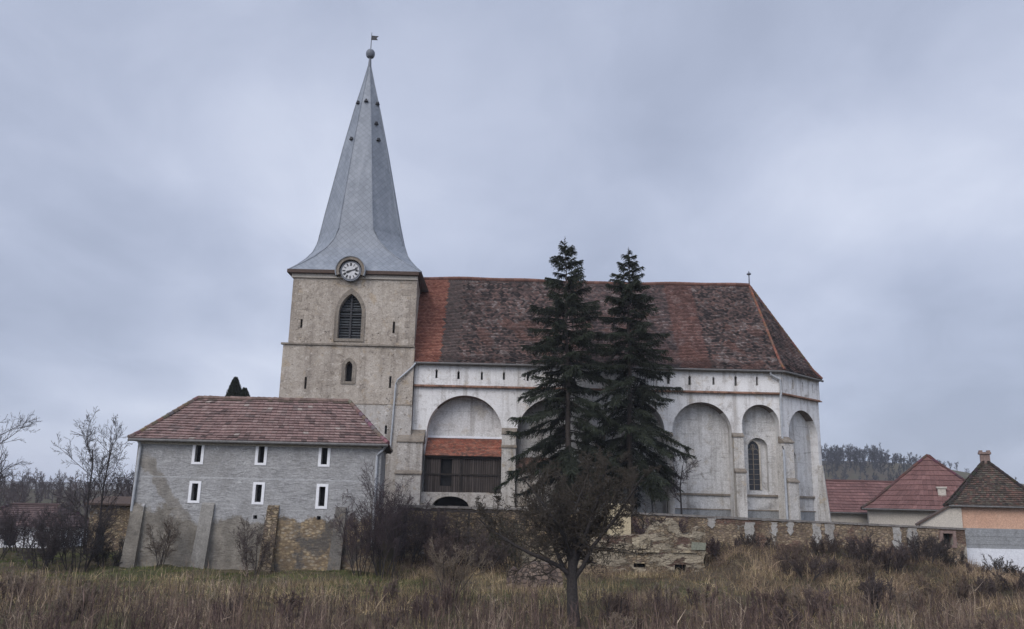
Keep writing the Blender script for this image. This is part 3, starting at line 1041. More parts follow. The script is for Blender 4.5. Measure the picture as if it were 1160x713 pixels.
sp2 = Plane(se.O, se.U, se.N)
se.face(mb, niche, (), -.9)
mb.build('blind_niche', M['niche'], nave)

# parapet with loopholes
holes_s, holes_e = [], []


def keyhole(pl, x, z, w=.17, hh=.72):
    return [(x - w / 2, z - hh / 2), (x - w * .42, z + hh * .1), (x - w / 2, z + hh * .3), (x, z + hh / 2), (x + w / 2, z + hh * .3), (x + w * .42, z + hh * .1), (x + w / 2, z - hh / 2)]


PRO = .1
parS = Plane((0, 60 - PRO, 0), (1, 0, 0), (0, -1, 0))
parE = Plane((A.x + se.N.x * PRO, A.y + se.N.y * PRO, 0), se.U, se.N)
for px in (494.6, 519.6, 546, 571, 598, 625, 651, 678, 705, 731, 757, 781, 808, 833, 857):
    x = at(px, 419, 59.9).x
    if x < A.x - .4:
        holes_s.append(keyhole(parS, x, 15.1 + random.uniform(-.05, .05), .15 + random.uniform(0, .06), random.uniform(.6, .78)))
for s_ in (.28, .55, .82):
    holes_e.append(keyhole(parE, FL * s_, 15.1))
mb = MB()
parS.face(mb, rect(NX0, ZS, A.x + .04, ZE), [(h, .45) for h in holes_s])
parE.face(mb, rect(-.0, ZS, FL + .07, ZE), [(h, .45) for h in holes_e])
mb.poly([(NX0, 59.9, ZS), (A.x, 59.9, ZS), (A.x, 60.2, ZS), (NX0, 60.2, ZS)])
parapet = mb.build('parapet', M['white'], nave)
for h in holes_s: dark_cap('loophole', parS, h, -.43, 'dark', nave)
for h in holes_e: dark_cap('loophole', parE, h, -.43, 'dark', nave)
# tile-capped string course below the parapet
mb = MB()
for pl, x0, x1 in ((parS, NX0, A.x + .08), (parE, 0, FL + .1)):
    n = int((x1 - x0) / .25)
    for i in range(n):
        a, b = x0 + (x1 - x0) * i / n, x0 + (x1 - x0) * (i + .97) / n
        j = random.uniform(-.015, .02)
        k = random.uniform(.6, 1.2)
        c = (.2 * k, .115 * k, .08 * k)
        q = .17 + j
        mb.hexa([pl(a, ZS - .05, q), pl(b, ZS - .05, q), pl(b, ZS - .05, -.08), pl(a, ZS - .05, -.08)], [pl(a, ZS + .0, q), pl(b, ZS + .0, q), pl(b, ZS + .13, -.02), pl(a, ZS + .13, -.02)], c)
mb.build('string_course', M['tile'], nave)
# low mouldings: water table and plinth
mb = MB()
for pl, x0, x1, d in ((south, 11.7, 15.9, -REC), (south, 16.5, 19.4, -REC), (se, .3, FL, -.6)):
    pl.slab(mb, rect(x0, 6.98, x1, 7.12), d, d + .14)
    pl.slab(mb, rect(x0, 5.98, x1, 6.06), d, d + .12)
mb.build('water_table', M['trim'], nave)
mb = MB()
for pl, x0, x1, d in ((south, 11.6, 15.84, -REC), (south, 16.59, 19.25, -REC), (se, .8, FL - .6, -.6)):
    pl.slab(mb, rect(x0, 4.8, x1, 5.98), d, d + .09)
mb.build('plinth', M['concrete'], nave)


def buttress(pl, x0, x1, steps, mat='buttress', name='buttress'):
    """steps: (z_bottom, z_top, depth) from the ground up, each with a sloped weathering"""
    mb, caps = MB(), []
    for i, (z0, z1, d) in enumerate(steps):
        nd = steps[i + 1][2] if i + 1 < len(steps) else 0.0
        B_ = [pl(x0, z0, d + .03), pl(x1, z0, d + .03), pl(x1, z0, -.3), pl(x0, z0, -.3)]
        T_ = [pl(x0, z1, d), pl(x1, z1, d), pl(x1, z1, -.3), pl(x0, z1, -.3)]
        mb.hexa(B_, T_)
        e = .05
        rise = (d - nd) * .75 + .1
        cp = MB()
        caps.append(cp)
        cp.hexa([pl(x0 - e, z1, d + .08), pl(x1 + e, z1, d + .08), pl(x1 + e, z1, nd - .02), pl(x0 - e, z1, nd - .02)],
                [pl(x0 - e, z1 + .08, d + .08), pl(x1 + e, z1 + .08, d + .08), pl(x1 + e, z1 + rise, nd - .02), pl(x0 - e, z1 + rise, nd - .02)])
    o = mb.build(name, M[mat], CH)
    for cp in caps: cp.build('weathering_stone', M['trim'], o)
    return o


buttress(south, 15.86, 16.57, [(4.7, 8.55, .62), (8.55, 11.05, .3)])
dn = (Vector((0, -1, 0)) + se.N).normalized()
diag = Plane((A.x, A.y, 0), Vector((-dn.y, dn.x, 0)), dn)
buttress(diag, -.42, .42, [(4.7, 7.95, .85), (7.95, 10.7, .5)])
dn2 = (se.N + Vector((1, 0, 0))).normalized()
diag2 = Plane((B.x, B.y, 0), Vector((-dn2.y, dn2.x, 0)), dn2)
mb = MB()
q = .45
mb.hexa([diag2(-q, 4.7, .45), diag2(q, 4.7, .45), diag2(q, 4.7, -.3), diag2(-q, 4.7, -.3)], [diag2(-q, 9.4, .05), diag2(q, 9.4, .05), diag2(q, 9.4, -.3), diag2(-q, 9.4, -.3)])
mb.build('buttress', M['buttress'], CH)
buttress(south, -.5, .48, [(4.7, 9.9, .75), (9.9, 10.85, .55)])
buttress(south, 6.15, 6.8, [(4.7, 8.6, .6), (8.6, 11, .3)])
buttress(south, 11.1, 11.55, [(4.7, 8.6, .6), (8.6, 11, .3)])
# broken buttress between tower and first arch
buttress(south, -7.75, -6.0, [(4.7, 7.9, 1.5), (7.9, 10.1, 1.2)], 'tower_low')

# nave roof
EV = .42
e0 = (NX0 - .15, 60 - EV)
eA = (A.x + .18, A.y - EV)
eB = (B.x + .32, B.y - .15)
eC = (B.x + .32, Cc.y + .15)
eD = (A.x + .18, D.y + EV)
e4 = (NX0 - .15, D.y + EV)
RY = 66.25
r0, r1 = (NX0 - .65, RY), (19.35, RY)
RZ0, RZ1 = 15.88, 23.85
zf = lambda t: (0.72 * t if t < 0.12 else 0.0864 + (t - 0.12) * (1 - 0.0864) / 0.88) if t < 1 else 1.0
pal_old = [(.028, .024, .023), (.05, .039, .036), (.075, .055, .05), (.11, .075, .066), (.15, .092, .076), (.125, .105, .098), (.21, .17, .155)]
pal_red = [(.17, .068, .048), (.24, .098, .068), (.29, .135, .095), (.2, .078, .055)]


def nave_col(s, t, p):
    x = p.x
    k = random.random()
    n1, n2 = nz(p, .35), nz(p, 1.1, 5)
    if x < -5.15 + random.uniform(-.1, .1):
        c = pick(pal_red, k)
        m = 1.0 + .12 * n1
    elif x < -3.9 + random.uniform(-.2, .2):
        c = pick([(.06, .05, .045), (.11, .085, .077), (.085, .064, .057), (.14, .1, .088)], k)
        m = 1.0
    else:
        n3 = mnoise.noise(Vector((p.x * 1.7 + .5 * p.z, p.y * .9, p.z * 1.3))) + .5 * mnoise.noise(Vector((p.x * 3.1, p.y * 2, p.z * 2.4 + 9)))      # wavy patches of lichened and worn tiles
        c = pick(pal_old, min(.999, max(0, .42 + (k - .5) * .85 + .5 * n3 + .15 * n2)))
        m = 1.0 + .25 * n1
        if 12.3 < x < 14.5:
            c = tuple(a * .6 + b * .4 for a, b in zip(c, (.17, .075, .058)))
        elif 5 < x < 12.3:
            c = tuple(a * .75 + b * .25 for a, b in zip(c, (.12, .088, .085)))
        if nz(p, .8, 11) > .28 and t < .6:
            c = tuple(a * .7 + b * .3 for a, b in zip(c, (.18, .085, .062)))
    return tuple(v * m for v in c)


mb = MB()
for E0, E1, Q0, Q1 in ((e0, eA, r0, r1), (eA, eB, r1, r1), (eB, eC, r1, r1), (eC, eD, r1, r1), (eD, e4, r1, r0)):
    sheet(mb, E0, E1, Q0, Q1, RZ0, RZ1, zf, 16, .09)
mb.poly([(p[0], p[1], RZ0 - .03) for p in (e0, eA, eB, eC, eD, e4)])
roof = mb.build('nave_roof', M['roofbase'], CH)
mb = MB()
tiles(mb, e0, eA, r0, r1, RZ0, RZ1, .19, .165, nave_col, zf, .045, jit=.035)
tiles(mb, eA, eB, r1, r1, RZ0, RZ1, .19, .165, nave_col, zf, .045, jit=.035)
tiles(mb, eB, eC, r1, r1, RZ0, RZ1, .19, .165, nave_col, zf, .045)
mb.build('roof_tiles', M['tile'], roof)
mb = MB()
hip_line(mb, eA, r1, RZ0, RZ1, zf, .1, (.2, .088, .063), 34, .05)
hip_line(mb, eB, r1, RZ0, RZ1, zf, .12, (.13, .075, .055), 34, .06)
hip_line(mb, eC, r1, RZ0, RZ1, zf, .12, (.13, .075, .055), 34, .06)
mb.build('hip_tiles', M['tile'], roof)
mb = MB()
n = 70
for i in range(n):
    x0, x1 = r0[0] + (r1[0] - r0[0]) * i / n, r0[0] + (r1[0] - r0[0]) * (i + 1.03) / n
    k = random.uniform(.7, 1.2)
    sag = lambda x: .07 * math.sin((x + 7) * .33) + .03 * math.sin(x * 1.1)
    mb.tube([(x0, RY, RZ1 + .04 + sag(x0)), (x1, RY, RZ1 + .05 + sag(x1))], [.17, .15], 8, (.17 * k, .09 * k, .07 * k))
mb.build('ridge_tiles', M['tile'], roof)
mb = MB()
mb.tube([(19.35, RY, RZ1), (19.35, RY, RZ1 + 1.0)], [.06, .045], 7)
mb.lathe((19.35, RY, RZ1 + .95), [(.05, 0), (.17, .06), (.19, .12), (.08, .22), (.03, .3), (.02, .36), (.001, .36)], 10)
mb.build('roof_finial', M['lead'], roof)
# gutter and downpipes
mb = MB()
mb.tube([(e0[0], e0[1] - .05, RZ0 - .06), (eA[0], eA[1] - .05, RZ0 - .1), (eB[0] + .05, eB[1] - .02, RZ0 - .12)], .085, 8)
mb.build('gutter', M['gutter'], roof)
p0 = at(872.5, 424, 59.6)
mb = MB()
mb.tube([(p0.x, 59.55, RZ0 - .12), (p0.x + .05, 59.62, 15.55), (A.x - .12, 59.72, 15.2), (A.x - .12, 59.72, 14.2), (A.x - .16, 59.78, 13.7), (A.x - .16, 59.78, 10.9), (A.x - .22, 59.5, 10.4), (A.x - .3, 59.2, 10.2), (A.x - .3, 59.1, 5.3)], .085, 8)
mb.build('downpipe', M['zinc'], CH)
mb = MB()
mb.tube([(-6.85, 59.5, RZ0 - .1), (-7.0, 59.35, 15.5), (-8.05, 59.3, 14.5), (-8.15, 59.3, 14.2), (-8.3, 59.25, 9.6)], .065, 8)
mb.build('downpipe', M['zinc'], CH)

# lean-to loggia in the first arch
LXa, LXb = -5.88, -.52
mb = MB()
mb.poly([(LXa, 59.35, 9.28), (LXb, 59.35, 9.28), (LXb, 61.1, 10.62), (LXa, 61.1, 10.62)])
mb.poly([(LXa, 59.35, 9.2), (LXb, 59.35, 9.2), (LXb, 61.1, 10.5), (LXa, 61.1, 10.5)])
lr = mb.build('loggia_roof', M['roofbase'], CH)
mb = MB()
pal_l = [(.24, .085, .058), (.3, .115, .075), (.16, .085, .066), (.34, .15, .1), (.10, .07, .06)]
tiles(mb, (LXa, 59.3), (LXb, 59.3), (LXa, 61.1), (LXb, 61.1), 9.26, 10.64, .19, .16, lambda s, t, p: tuple(v * (1 + .3 * nz(p, 1.2)) for v in pick(pal_l, random.random() * .8 + (.2 if t < .2 else 0))), lift=.04, jit=.02)
mb.build('roof_tiles', M['tile'], lr)
mb = MB()
mb.box((LXa, 61.0, 10.62), (LXb, 61.14, 10.78))
mb.build('flashing', M['whitewash'], lr)
mb = MB()
opn = rect(-4.75, 7.2, -3.95, 9.05)
lpl2 = Plane((0, 59.62, 0), (1, 0, 0), (0, -1, 0))
lpl2.face(mb, rect(LXa + .03, 6.75, LXb - .03, 9.25), [(opn, .3)])
lb = mb.build('loggia_boarding', M['wood'], CH)
dark_cap('hatch', lpl2, opn, -.28, 'dark', lb)
mb = MB()
mb.box((LXa, 59.5, 9.08), (LXb, 59.61, 9.24))
mb.box((LXa, 59.54, 7.95), (LXb, 59.61, 8.05))
for x in (LXa + .06, -3.35, LXb - .1):
    mb.box((x - .07, 59.53, 6.8), (x + .07, 59.6, 9.1))
mb.build('loggia_rails', M['post'], lb)
mb = MB()
cel = opening(-3.95, 1.28, 5.2, 5.75, 6.5, False, 18)
cpl = Plane((0, 59.3, 0), (1, 0, 0), (0, -1, 0))
cpl.face(mb, [(-6.2, 4.8), (-6.0, 6.75), (-1.3, 6.8), (-.5, 6.2), (.6, 5.6), (.6, 4.8)], [(cel, 1.2)])
mb.box((-6.0, 59.31, 6.6), (-.5, 60.5, 6.76))
cw = mb.build('cellar_wall', M['tower_low'], CH)
dark_cap('cellar_opening', cpl, cel, -1.18, 'dark', cw)
# low tiled annexe in the second arch
mb = MB()
mb.box((.55, 59.6, 4.7), (4.4, 61.1, 8.5))
an = mb.build('annexe', M['tower_low'], CH)
mb = MB()
tiles(mb, (.45, 59.3), (4.5, 59.3), (.45, 61.0), (4.5, 61.0), 8.5, 9.35, .2, .17, lambda s, t, p: pick([(.1, .07, .06), (.2, .12, .09), (.13, .09, .08)], random.random()))
mb.poly([(.45, 59.3, 8.48), (4.5, 59.3, 8.48), (4.5, 61.0, 9.33), (.45, 61.0, 9.33)])
mb.build('annexe_roof', M['tile'], an)

# ------------------------------------------------------------------ the grey house
HX0, HX1, HY0, HY1 = -20.98, -7.2, 48.0, 55.0
HZ0, HZ1 = 1.7, 9.12
HC = (-14.09, 51.5, 2.4)
HS = thing('grey_house', HC, 'long grey rendered building with small white-framed slit windows and hipped tiled roof', 'house')
hp = Plane((0, HY0, 0), (1, 0, 0), (0, -1, 0))
wins = []
for px, py, hh in ((224.5, 514, .6), (296, 515, .6), (367.5, 516.7, .6), (220.5, 557.5, .6), (292.8, 559, .61), (364.7, 562.5, .68)):
    p = at(px, py, HY0)
    wins.append((p.x, p.z, hh))
mb = MB()
vents = [rect(at(288, 587, HY0).x - .12, 4.6 - .12 - .03, at(288, 587, HY0).x + .1, 4.6 + .08), ]
vents = [rect(x - .11, z - .1, x + .11, z + .1) for x, z in ((at(289, 586, HY0).x, at(289, 586, HY0).z), (at(361, 587, HY0).x, at(361, 587, HY0).z))]
hp.face(mb, rect(HX0, HZ0, HX1, HZ1), [(rect(x - .17, z - hh * .78, x + .17, z + hh * .78), .4) for x, z, hh in wins] + [(v, .3) for v in vents])
HXB = HX1 - .75                                    # the right-hand end wall is not square to the front
mb.poly([(HX1, HY0, HZ0), (HXB, HY1, HZ0), (HXB, HY1, HZ1), (HX1, HY0, HZ1)])
mb.poly([(HXB, HY1, HZ0), (HX0, HY1, HZ0), (HX0, HY1, HZ1), (HXB, HY1, HZ1)])
mb.poly([(HX0, HY1, HZ0), (HX0, HY0, HZ0), (HX0, HY0, HZ1), (HX0, HY1, HZ1)])
hw_ = mb.build('wall', M['render'], HS)
for v in vents: dark_cap('vent_hole', hp, v, -.28, 'dark', hw_)
for x, z, hh in wins:
    w = dark_cap('window', hp, rect(x - .17, z - hh * .78, x + .17, z + hh * .78), -.38, 'dark', HS)
    mb = MB()
    a, b = rect(x - .172, z - hh * .78, x + .172, z + hh * .78), rect(x - .33, z - hh, x + .33, z + hh)
    hp.band(mb, a, b, 0, .035, None, True)
    mb.build('window_frame', M['frame'], w)


def hbut(px0, px1, pytop, mat, out_, base_px=None):
    x0, x1 = at(px0, pytop, HY0).x, at(px1, pytop, HY0).x
    zt = at(px0, pytop, HY0).z
    mb = MB()
    mb.hexa([hp(x0 - .2, 1.7, out_), hp(x1 - .08, 1.7, out_), hp(x1 - .08, 1.7, -.1), hp(x0 - .2, 1.7, -.1)],
            [hp(x0, zt - .25, .12), hp(x1, zt - .25, .12), hp(x1, zt, -.1), hp(x0, zt, -.1)])
    return mb.build('buttress', M[mat], HS)


M['cement'] = plaster('cement_buttress', (.215, .203, .182), (.3, .287, .262), (.13, .12, .105), None, bump=0.6, scale=1.6)
M['dark_plaster'] = plaster('dark_buttress', (.12, .112, .1), (.2, .185, .165), (.06, .055, .05), (.2, .15, .1), bump=0.7, scale=1.6)  # darker tones for the rightmost house buttress
hbut(151, 165, 568, 'render', .45)
hbut(230, 244, 567, 'cement', .7)
hbut(304, 317, 570, 'ochre', .55)
hbut(381, 393, 572, 'dark_plaster', .55)
# roof
zh = lambda t: .85 * t if t < .15 else .1275 + (t - .15) * .8725 / .85
hE = [(HX0 - .38, HY0 - .42), (HX1 + .4, HY0 - .42), (HXB + .3, HY1 + .3), (HX0 - .38, HY1 + .42)]
hR = [(-19.15, 51.5), (-9.9, 51.5)]
HRZ0, HRZ1 = 9.17, 11.95
mb = MB()
for a, b, c, d in ((0, 1, 0, 1), (1, 2, 1, 1), (2, 3, 1, 0), (3, 0, 0, 0)):
    sheet(mb, hE[a], hE[b], hR[c], hR[d], HRZ0, HRZ1, zh, 10, .09)
mb.poly([(p[0], p[1], HRZ0 - .03) for p in hE])
hr = mb.build('roof', M['roofbase'], HS)
pal_h = [(.085, .062, .056), (.16, .108, .097), (.235, .155, .138), (.19, .125, .113), (.26, .185, .165), (.12, .09, .083)]


def house_col(s, t, p):
    k = min(.999, max(0, random.random() * .8 + .3 * nz((p.x * .5, p.y, p.z * 2.2), .9, 3) + .1))
    c = pick(pal_h, k)
    if random.random() < .015: c = (.3, .25, .22)
    if t > .93 and random.random() < .6: c = (.12, .095, .075)
    return c


mb = MB()
for a, b, c, d in ((0, 1, 0, 1), (1, 2, 1, 1), (3, 0, 0, 0)):
    tiles(mb, hE[a], hE[b], hR[c], hR[d], HRZ0, HRZ1, .3, .3, house_col, zh, .075, jit=.03)
mb.build('roof_tiles', M['tile'], hr)
mb = MB()
for e, r in ((0, 0), (1, 1), (2, 1), (3, 0)):
    hip_line(mb, hE[e], hR[r], HRZ0, HRZ1, zh, .13, (.16, .11, .095), 13, .07)
n = 28
for i in range(n):
    x0, x1 = hR[0][0] + (hR[1][0] - hR[0][0]) * i / n, hR[0][0] + (hR[1][0] - hR[0][0]) * (i + 1.05) / n
    k = random.uniform(.7, 1.25)
    mb.tube([(x0, 51.5, HRZ1 + .05 + random.uniform(-.02, .02)), (x1, 51.5, HRZ1 + .05)], [.16, .14], 7, (.17 * k, .12 * k, .1 * k))
mb.build('ridge_tiles', M['tile'], hr)
mb = MB()
mb.tube([(hE[0][0], hE[0][1] - .06, HRZ0 - .06), (hE[1][0], hE[1][1] - .06, HRZ0 - .06)], .08, 8)
mb.build('gutter', M['gutter'], hr)
mb = MB()
mb.box((HX0 + .05, HY0 - .06, HZ1 - .2), (HX1 - .02, HY0 - .002, HZ1 - .02))
mb.build('eaves_band', M['beige'], hr)
for pts in ([(HX0 + .15, HY0 - .4, 9.1), (HX0 + .2, HY0 - .12, 8.75), (HX0 + .12, HY0 - .12, 5.2)], [(HX1 + .3, HY0 - .4, 9.1), (HX1 + .1, HY0 - .15, 8.9), (HX1 - .22, HY0 - .12, 8.55), (HX1 - .22, HY0 - .12, 3.6)]):
    mb = MB()
    mb.tube(pts, .075, 8)
    mb.build('downpipe', M['zinc'], HS)


# ------------------------------------------------------------------ retaining walls and ruins
def rough_wall(mb, pl, x0, x1, z0, ztop, d0, d1, n, jag, seed=0):
    """a masonry wall along a plane with an uneven top; ztop is a function of x"""
    rr = random.Random(seed)
    xs = [x0 + (x1 - x0) * i / n for i in range(n + 1)]
    zs = [ztop(x) + rr.uniform(-jag, jag) for x in xs]
    for i in range(n):
        a, b = xs[i], xs[i + 1]
        za, zb = zs[i], zs[i + 1]
        mb.poly([pl(a, z0, d1), pl(b, z0, d1), pl(b, zb, d1), pl(a, za, d1)])
        mb.poly([pl(b, z0, d0), pl(a, z0, d0), pl(a, za, d0), pl(b, zb, d0)])
        mb.poly([pl(a, za, d1), pl(b, zb, d1), pl(b, zb, d0), pl(a, za, d0)])
    mb.poly([pl(x0, z0, d0), pl(x0, z0, d1), pl(x0, zs[0], d1), pl(x0, zs[0], d0)])
    mb.poly([pl(x1, z0, d1), pl(x1, z0, d0), pl(x1, zs[-1], d0), pl(x1, zs[-1], d1)])


P54 = Plane((0, 54, 0), (1, 0, 0), (0, -1, 0))
tw_ = thing('terrace_wall', (-.7, 54.3, 2.4), 'dark ochre rubble retaining wall below the boarded church loggia', 'wall')
mb = MB()
rough_wall(mb, P54, -6.9, 6.1, 1.6, lambda x: 5.72, -.8, 0, 40, .07, 3)
mb.build('masonry', M['terrace'], tw_)
mb = MB()
rr = random.Random(5)
x = -6.9
while x < 5.4:
    w = rr.uniform(.5, 1.0)
    mb.box((x, 53.88 + rr.uniform(-.04, .04), 5.72), (x + w - .03, 54.8, 5.84 + rr.uniform(0, .05)))
    x += w
mb.build('coping', M['coping'], tw_)

# vine trellis in front of it
vt = thing('vine_trellis', (-3.5, 53.2, 2.4), 'dark timber trellis of posts and one long beam before the terrace wall', 'trellis')
mb = MB()
mb.bar((-6.6, 53.2, 5.62), (-.6, 53.2, 5.55), .14, .14)
mb.build('beam', M['post'], vt)
for px, w in ((458, .2), (495, .12), (530, .14)):
    x = at(px, 600, 53.2).x
    mb = MB()
    mb.bar((x, 53.2, 2.1), (x + .04, 53.2, 5.5), w, w)
    mb.build('post', M['post'], vt)

# the ruined building in front
rn = thing('ruined_wall', (8.5, 51.2, 2.4), 'crumbling yellowish plastered wall with two dark holes below the spruces', 'ruin')
P51 = Plane((0, 51, 0), (1, 0, 0), (0, -1, 0))


RT = [(590, 618), (640, 618), (668, 611), (690, 607), (715, 606), (733, 606), (738, 597), (744, 590), (752, 595), (760, 587), (768, 593), (773, 606), (785, 606), (790, 598), (800, 597), (806, 604), (809, 622), (830, 640)]
RTX = [(at(a, b, 50.65).x, at(a, b, 50.65).z) for a, b in RT]


def ruin_top(x):
    return float(np.interp(x, [a for a, b in RTX], [b for a, b in RTX]))


h1, h2 = at(725, 641, 50.6), at(771, 644, 50.6)
mb = MB()
hol = [rect(h1.x - .36, h1.z - .11, h1.x + .34, h1.z + .12), rect(h2.x - .33, h2.z - .2, h2.x + .33, h2.z + .2)]
xs = np.linspace(.9, 11.6, 90)
rr = random.Random(9)
top = [(float(x), ruin_top(float(x)) + rr.uniform(-.05, .05)) for x in xs]
zl = at(740, 624, 51).z
front_out = [(.9, 1.6), (11.45, 1.6), (11.6, 2.4), (11.45, 3.1), (11.62, 3.6)] + list(reversed(top))
P51.face(mb, front_out, [(h, .6) for h in hol], .35)
for i in range(len(top) - 1):
    a, b = top[i], top[i + 1]
    mb.poly([P51(*a, .35), P51(*b, .35), P51(*b, -.9), P51(*a, -.9)])
mb.poly([P51(11.6, 1.6, .35), P51(11.6, 1.6, -.9), P51(11.6, 4.2, -.9), P51(11.6, 4.2, .35)])
mb.poly([P51(.9, 1.6, .35), P51(.9, 1.6, -.9), P51(.9, 3.9, -.9), P51(.9, 3.9, .35)])
rm = mb.build('masonry', M['ruin'], rn)
for h in hol: dark_cap('wall_hole', P51, h, -.24, 'dark', rm)
mb = MB()
x = 6.2
while x < 11.4:
    w = rr.uniform(.4, .9)
    q = .35 + rr.uniform(.1, .2)
    z = zl + rr.uniform(-.02, .03)
    if rr.random() < .85:
        P51.slab(mb, rect(x, z - .09, x + w, z + .05), .3, q)
    x += w
x = 5.0
zl2 = at(740, 655, 50.5).z
while x < 11.4:
    w = rr.uniform(.5, 1.1)
    P51.slab(mb, rect(x, zl2 - .35, x + w - .02, zl2 + rr.uniform(-.06, .06)), .3, .55 + rr.uniform(0, .15))
    x += w
mb.build('ledge', M['ledge'], rn)
mb = MB()
def zp(py): return at(740, py, 50.6).z
P51.slab(mb, [(at(716, 600, 50.6).x, zp(622)), (at(736, 600, 50.6).x, zp(622)), (at(737, 600, 50.6).x, zp(611)), (at(728, 600, 50.6).x, zp(608)), (at(716, 600, 50.6).x, zp(610))], .35, .45)
mb.build('plaster_panel', M['ledge'], rn)
mb = MB()
P51.slab(mb, [(at(783, 620, 50.6).x, zp(622)), (at(799, 620, 50.6).x, zp(622)), (at(800, 620, 50.6).x, zp(614)), (at(784, 620, 50.6).x, zp(613))], .35, .41)
mb.build('green_panel', M['greenp'], rn)
# tumbled stones at its foot
STN = None
stones = []
for i, (px, py, sz) in enumerate(((679, 664, .42), (690, 655, .25), (720, 664, .22))):
    p = at(px, py, 49.4 - .3 * i)
    mb = MB()
    r_ = random.Random(i)
    k, m_ = 12, 7
    V = [[Vector((p.x + sz * 1.3 * math.sin(PI * a / m_) * math.cos(2 * PI * b / k), p.y + sz * math.sin(PI * a / m_) * math.sin(2 * PI * b / k), p.z + sz * .75 * math.cos(PI * a / m_))) for b in range(k)] for a in range(m_ + 1)]
    V = [[q + Vector((nz(q, 2.4), nz(q, 2.4, 4), nz(q, 2.4, 9))) * sz * .5 for q in row] for row in V]
    for a in range(m_):
        for b in range(k):
            mb.poly([V[a][b], V[a + 1][b], V[a + 1][(b + 1) % k], V[a][(b + 1) % k]])
    lab = ['large pale boulder right of the gnarled tree trunk', 'small pale stone just above the large boulder', 'small stone on the grass under the ruined wall', 'middle sized stone hidden by the apple tree trunk'][i]
    tag(mb.build('fallen_stone', M['patch' if i == 0 else 'ruin']), lab, 'stone', 'stones fallen from the ruined wall')

# yellow pillar and the upper part of the ruin
p_, q_ = at(689, 606, 52.4), at(714, 572, 52.4)
gp = thing('yellow_pillar', ((p_.x + q_.x) / 2, 52.5, p_.z), 'square pale yellow plastered pillar standing behind the ruined wall', 'pillar')
mb = MB()
mb.hexa([(p_.x, 52.2, 4.0), (q_.x, 52.2, 4.0), (q_.x, 53.0, 4.0), (p_.x, 53.0, 4.0)], [(p_.x + .05, 52.2, q_.z - .05), (q_.x, 52.2, q_.z - .1), (q_.x, 53.0, q_.z - .1), (p_.x + .05, 53.0, q_.z - .05)])
pm_ = mb.build('shaft', M['ochre_paint'], gp)
mb = MB()
mb.hexa([(p_.x - .06, 52.12, q_.z - .1), (q_.x + .06, 52.12, q_.z - .12), (q_.x + .06, 53.08, q_.z - .12), (p_.x - .06, 53.08, q_.z - .1)], [(p_.x + .1, 52.3, q_.z + .06), (q_.x - .1, 52.3, q_.z + .04), (q_.x - .1, 52.9, q_.z + .04), (p_.x + .1, 52.9, q_.z + .06)])
mb.build('cap', M['ochre_paint'], gp)

# the long wall on the right
P53 = Plane((0, 53, 0), (1, 0, 0), (0, -1, 0))
lt = lambda x: 5.55 + (5.12 - 5.55) * (x - 11) / 17.2
lw_ = thing('churchyard_wall', (19.6, 53.3, 3.5), 'long low wall of brick and rubble with streaks of white plaster beside the apse', 'wall')
mb = MB()
nh = at(1074, 611, 53)
rr = random.Random(31)
tops = [(x, lt(x) + rr.uniform(-.04, .04)) for x in np.linspace(7.2, 28.1, 60)]
outl = [(7.2, 2.0), (28.1, 2.0)] + list(reversed(tops))
hsq = rect(nh.x - .3, nh.z - .34, nh.x + .3, nh.z + .34)
P53.face(mb, outl, [(hsq, .5)], 0)
for a, b in zip(tops, tops[1:]):
    mb.poly([P53(*a, 0), P53(*b, 0), P53(*b, -.7), P53(*a, -.7)])
mb.poly([P53(28.1, 2, 0), P53(28.1, 2, -.7), P53(28.1, 5.12, -.7), P53(28.1, 5.12, 0)])
lm = mb.build('masonry', M['long'], lw_)
dark_cap('square_opening', P53, hsq, -.48, 'dark', lm)
mb = MB()
P53.band(mb, hsq, rect(nh.x - .5, nh.z - .5, nh.x + .5, nh.z + .5), 0, .04, None, True)
mb.build('brick_surround', M['brickchim'], lm)
mb = MB()
x = 7.2
while x < 28.0:
    w = min(rr.uniform(.5, 1.3), 28.15 - x)
    P53.slab(mb, [(x, lt(x)), (x + w - .02, lt(x + w)), (x + w - .02, lt(x + w) + .1 + rr.uniform(0, .03)), (x, lt(x) + .1 + rr.uniform(0, .03))], -.76, .08)
    x += w
mb.build('coping', M['coping'], lw_)


def torn(x0, x1, z0, z1, seed):
    rr = random.Random(seed)
    n = 9
    L_ = [(x0 + rr.uniform(-.07, .07), z1 - (z1 - z0) * i / n) for i in range(n)]
    R_ = [(x1 + rr.uniform(-.07, .07), z0 + (z1 - z0) * i / n) for i in range(1, n + 1)]
    return L_ + [((x0 + x1) / 2 + rr.uniform(-.1, .1), z0 - .15)] + R_


for i, (px0, px1, py0, py1) in enumerate(((844, 854, 592, 612), (874, 880, 592, 605), (892, 898, 591, 604), (921.5, 929, 592, 618), (936, 944, 594, 616), (1012, 1020, 597, 622), (1029, 1038, 598, 622), (802, 810, 583, 596))):
    a, b = at(px0, py1, 53), at(px1, py0, 53)
    mb = MB()
    P53.slab(mb, torn(a.x, b.x, a.z, min(b.z, lt(b.x) - .03), i), 0, .035 + .004 * i)
    mb.build('plaster_patch', M['patch'], lm)

# concrete and whitewashed wall further right
cw_ = thing('whitewashed_wall', (34, 54, 2.6), 'whitewashed wall with grey concrete upper band below the salmon house', 'wall')
P54b = Plane((0, 54, 0), (1, 0, 0), (0, -1, 0))
mb = MB()
for i in range(5):
    z0 = 4.03 + .24 * i
    P54b.slab(mb, rect(28.25, z0, 44, z0 + .235), -.5, .0 + .015 * (i % 2))
mb.build('concrete_band', M['concrete'], cw_)
mb = MB()
P54b.slab(mb, rect(28.2, 1.6, 44, 4.02), -.5, .06)
mb.build('white_base', M['whitewash'], cw_)

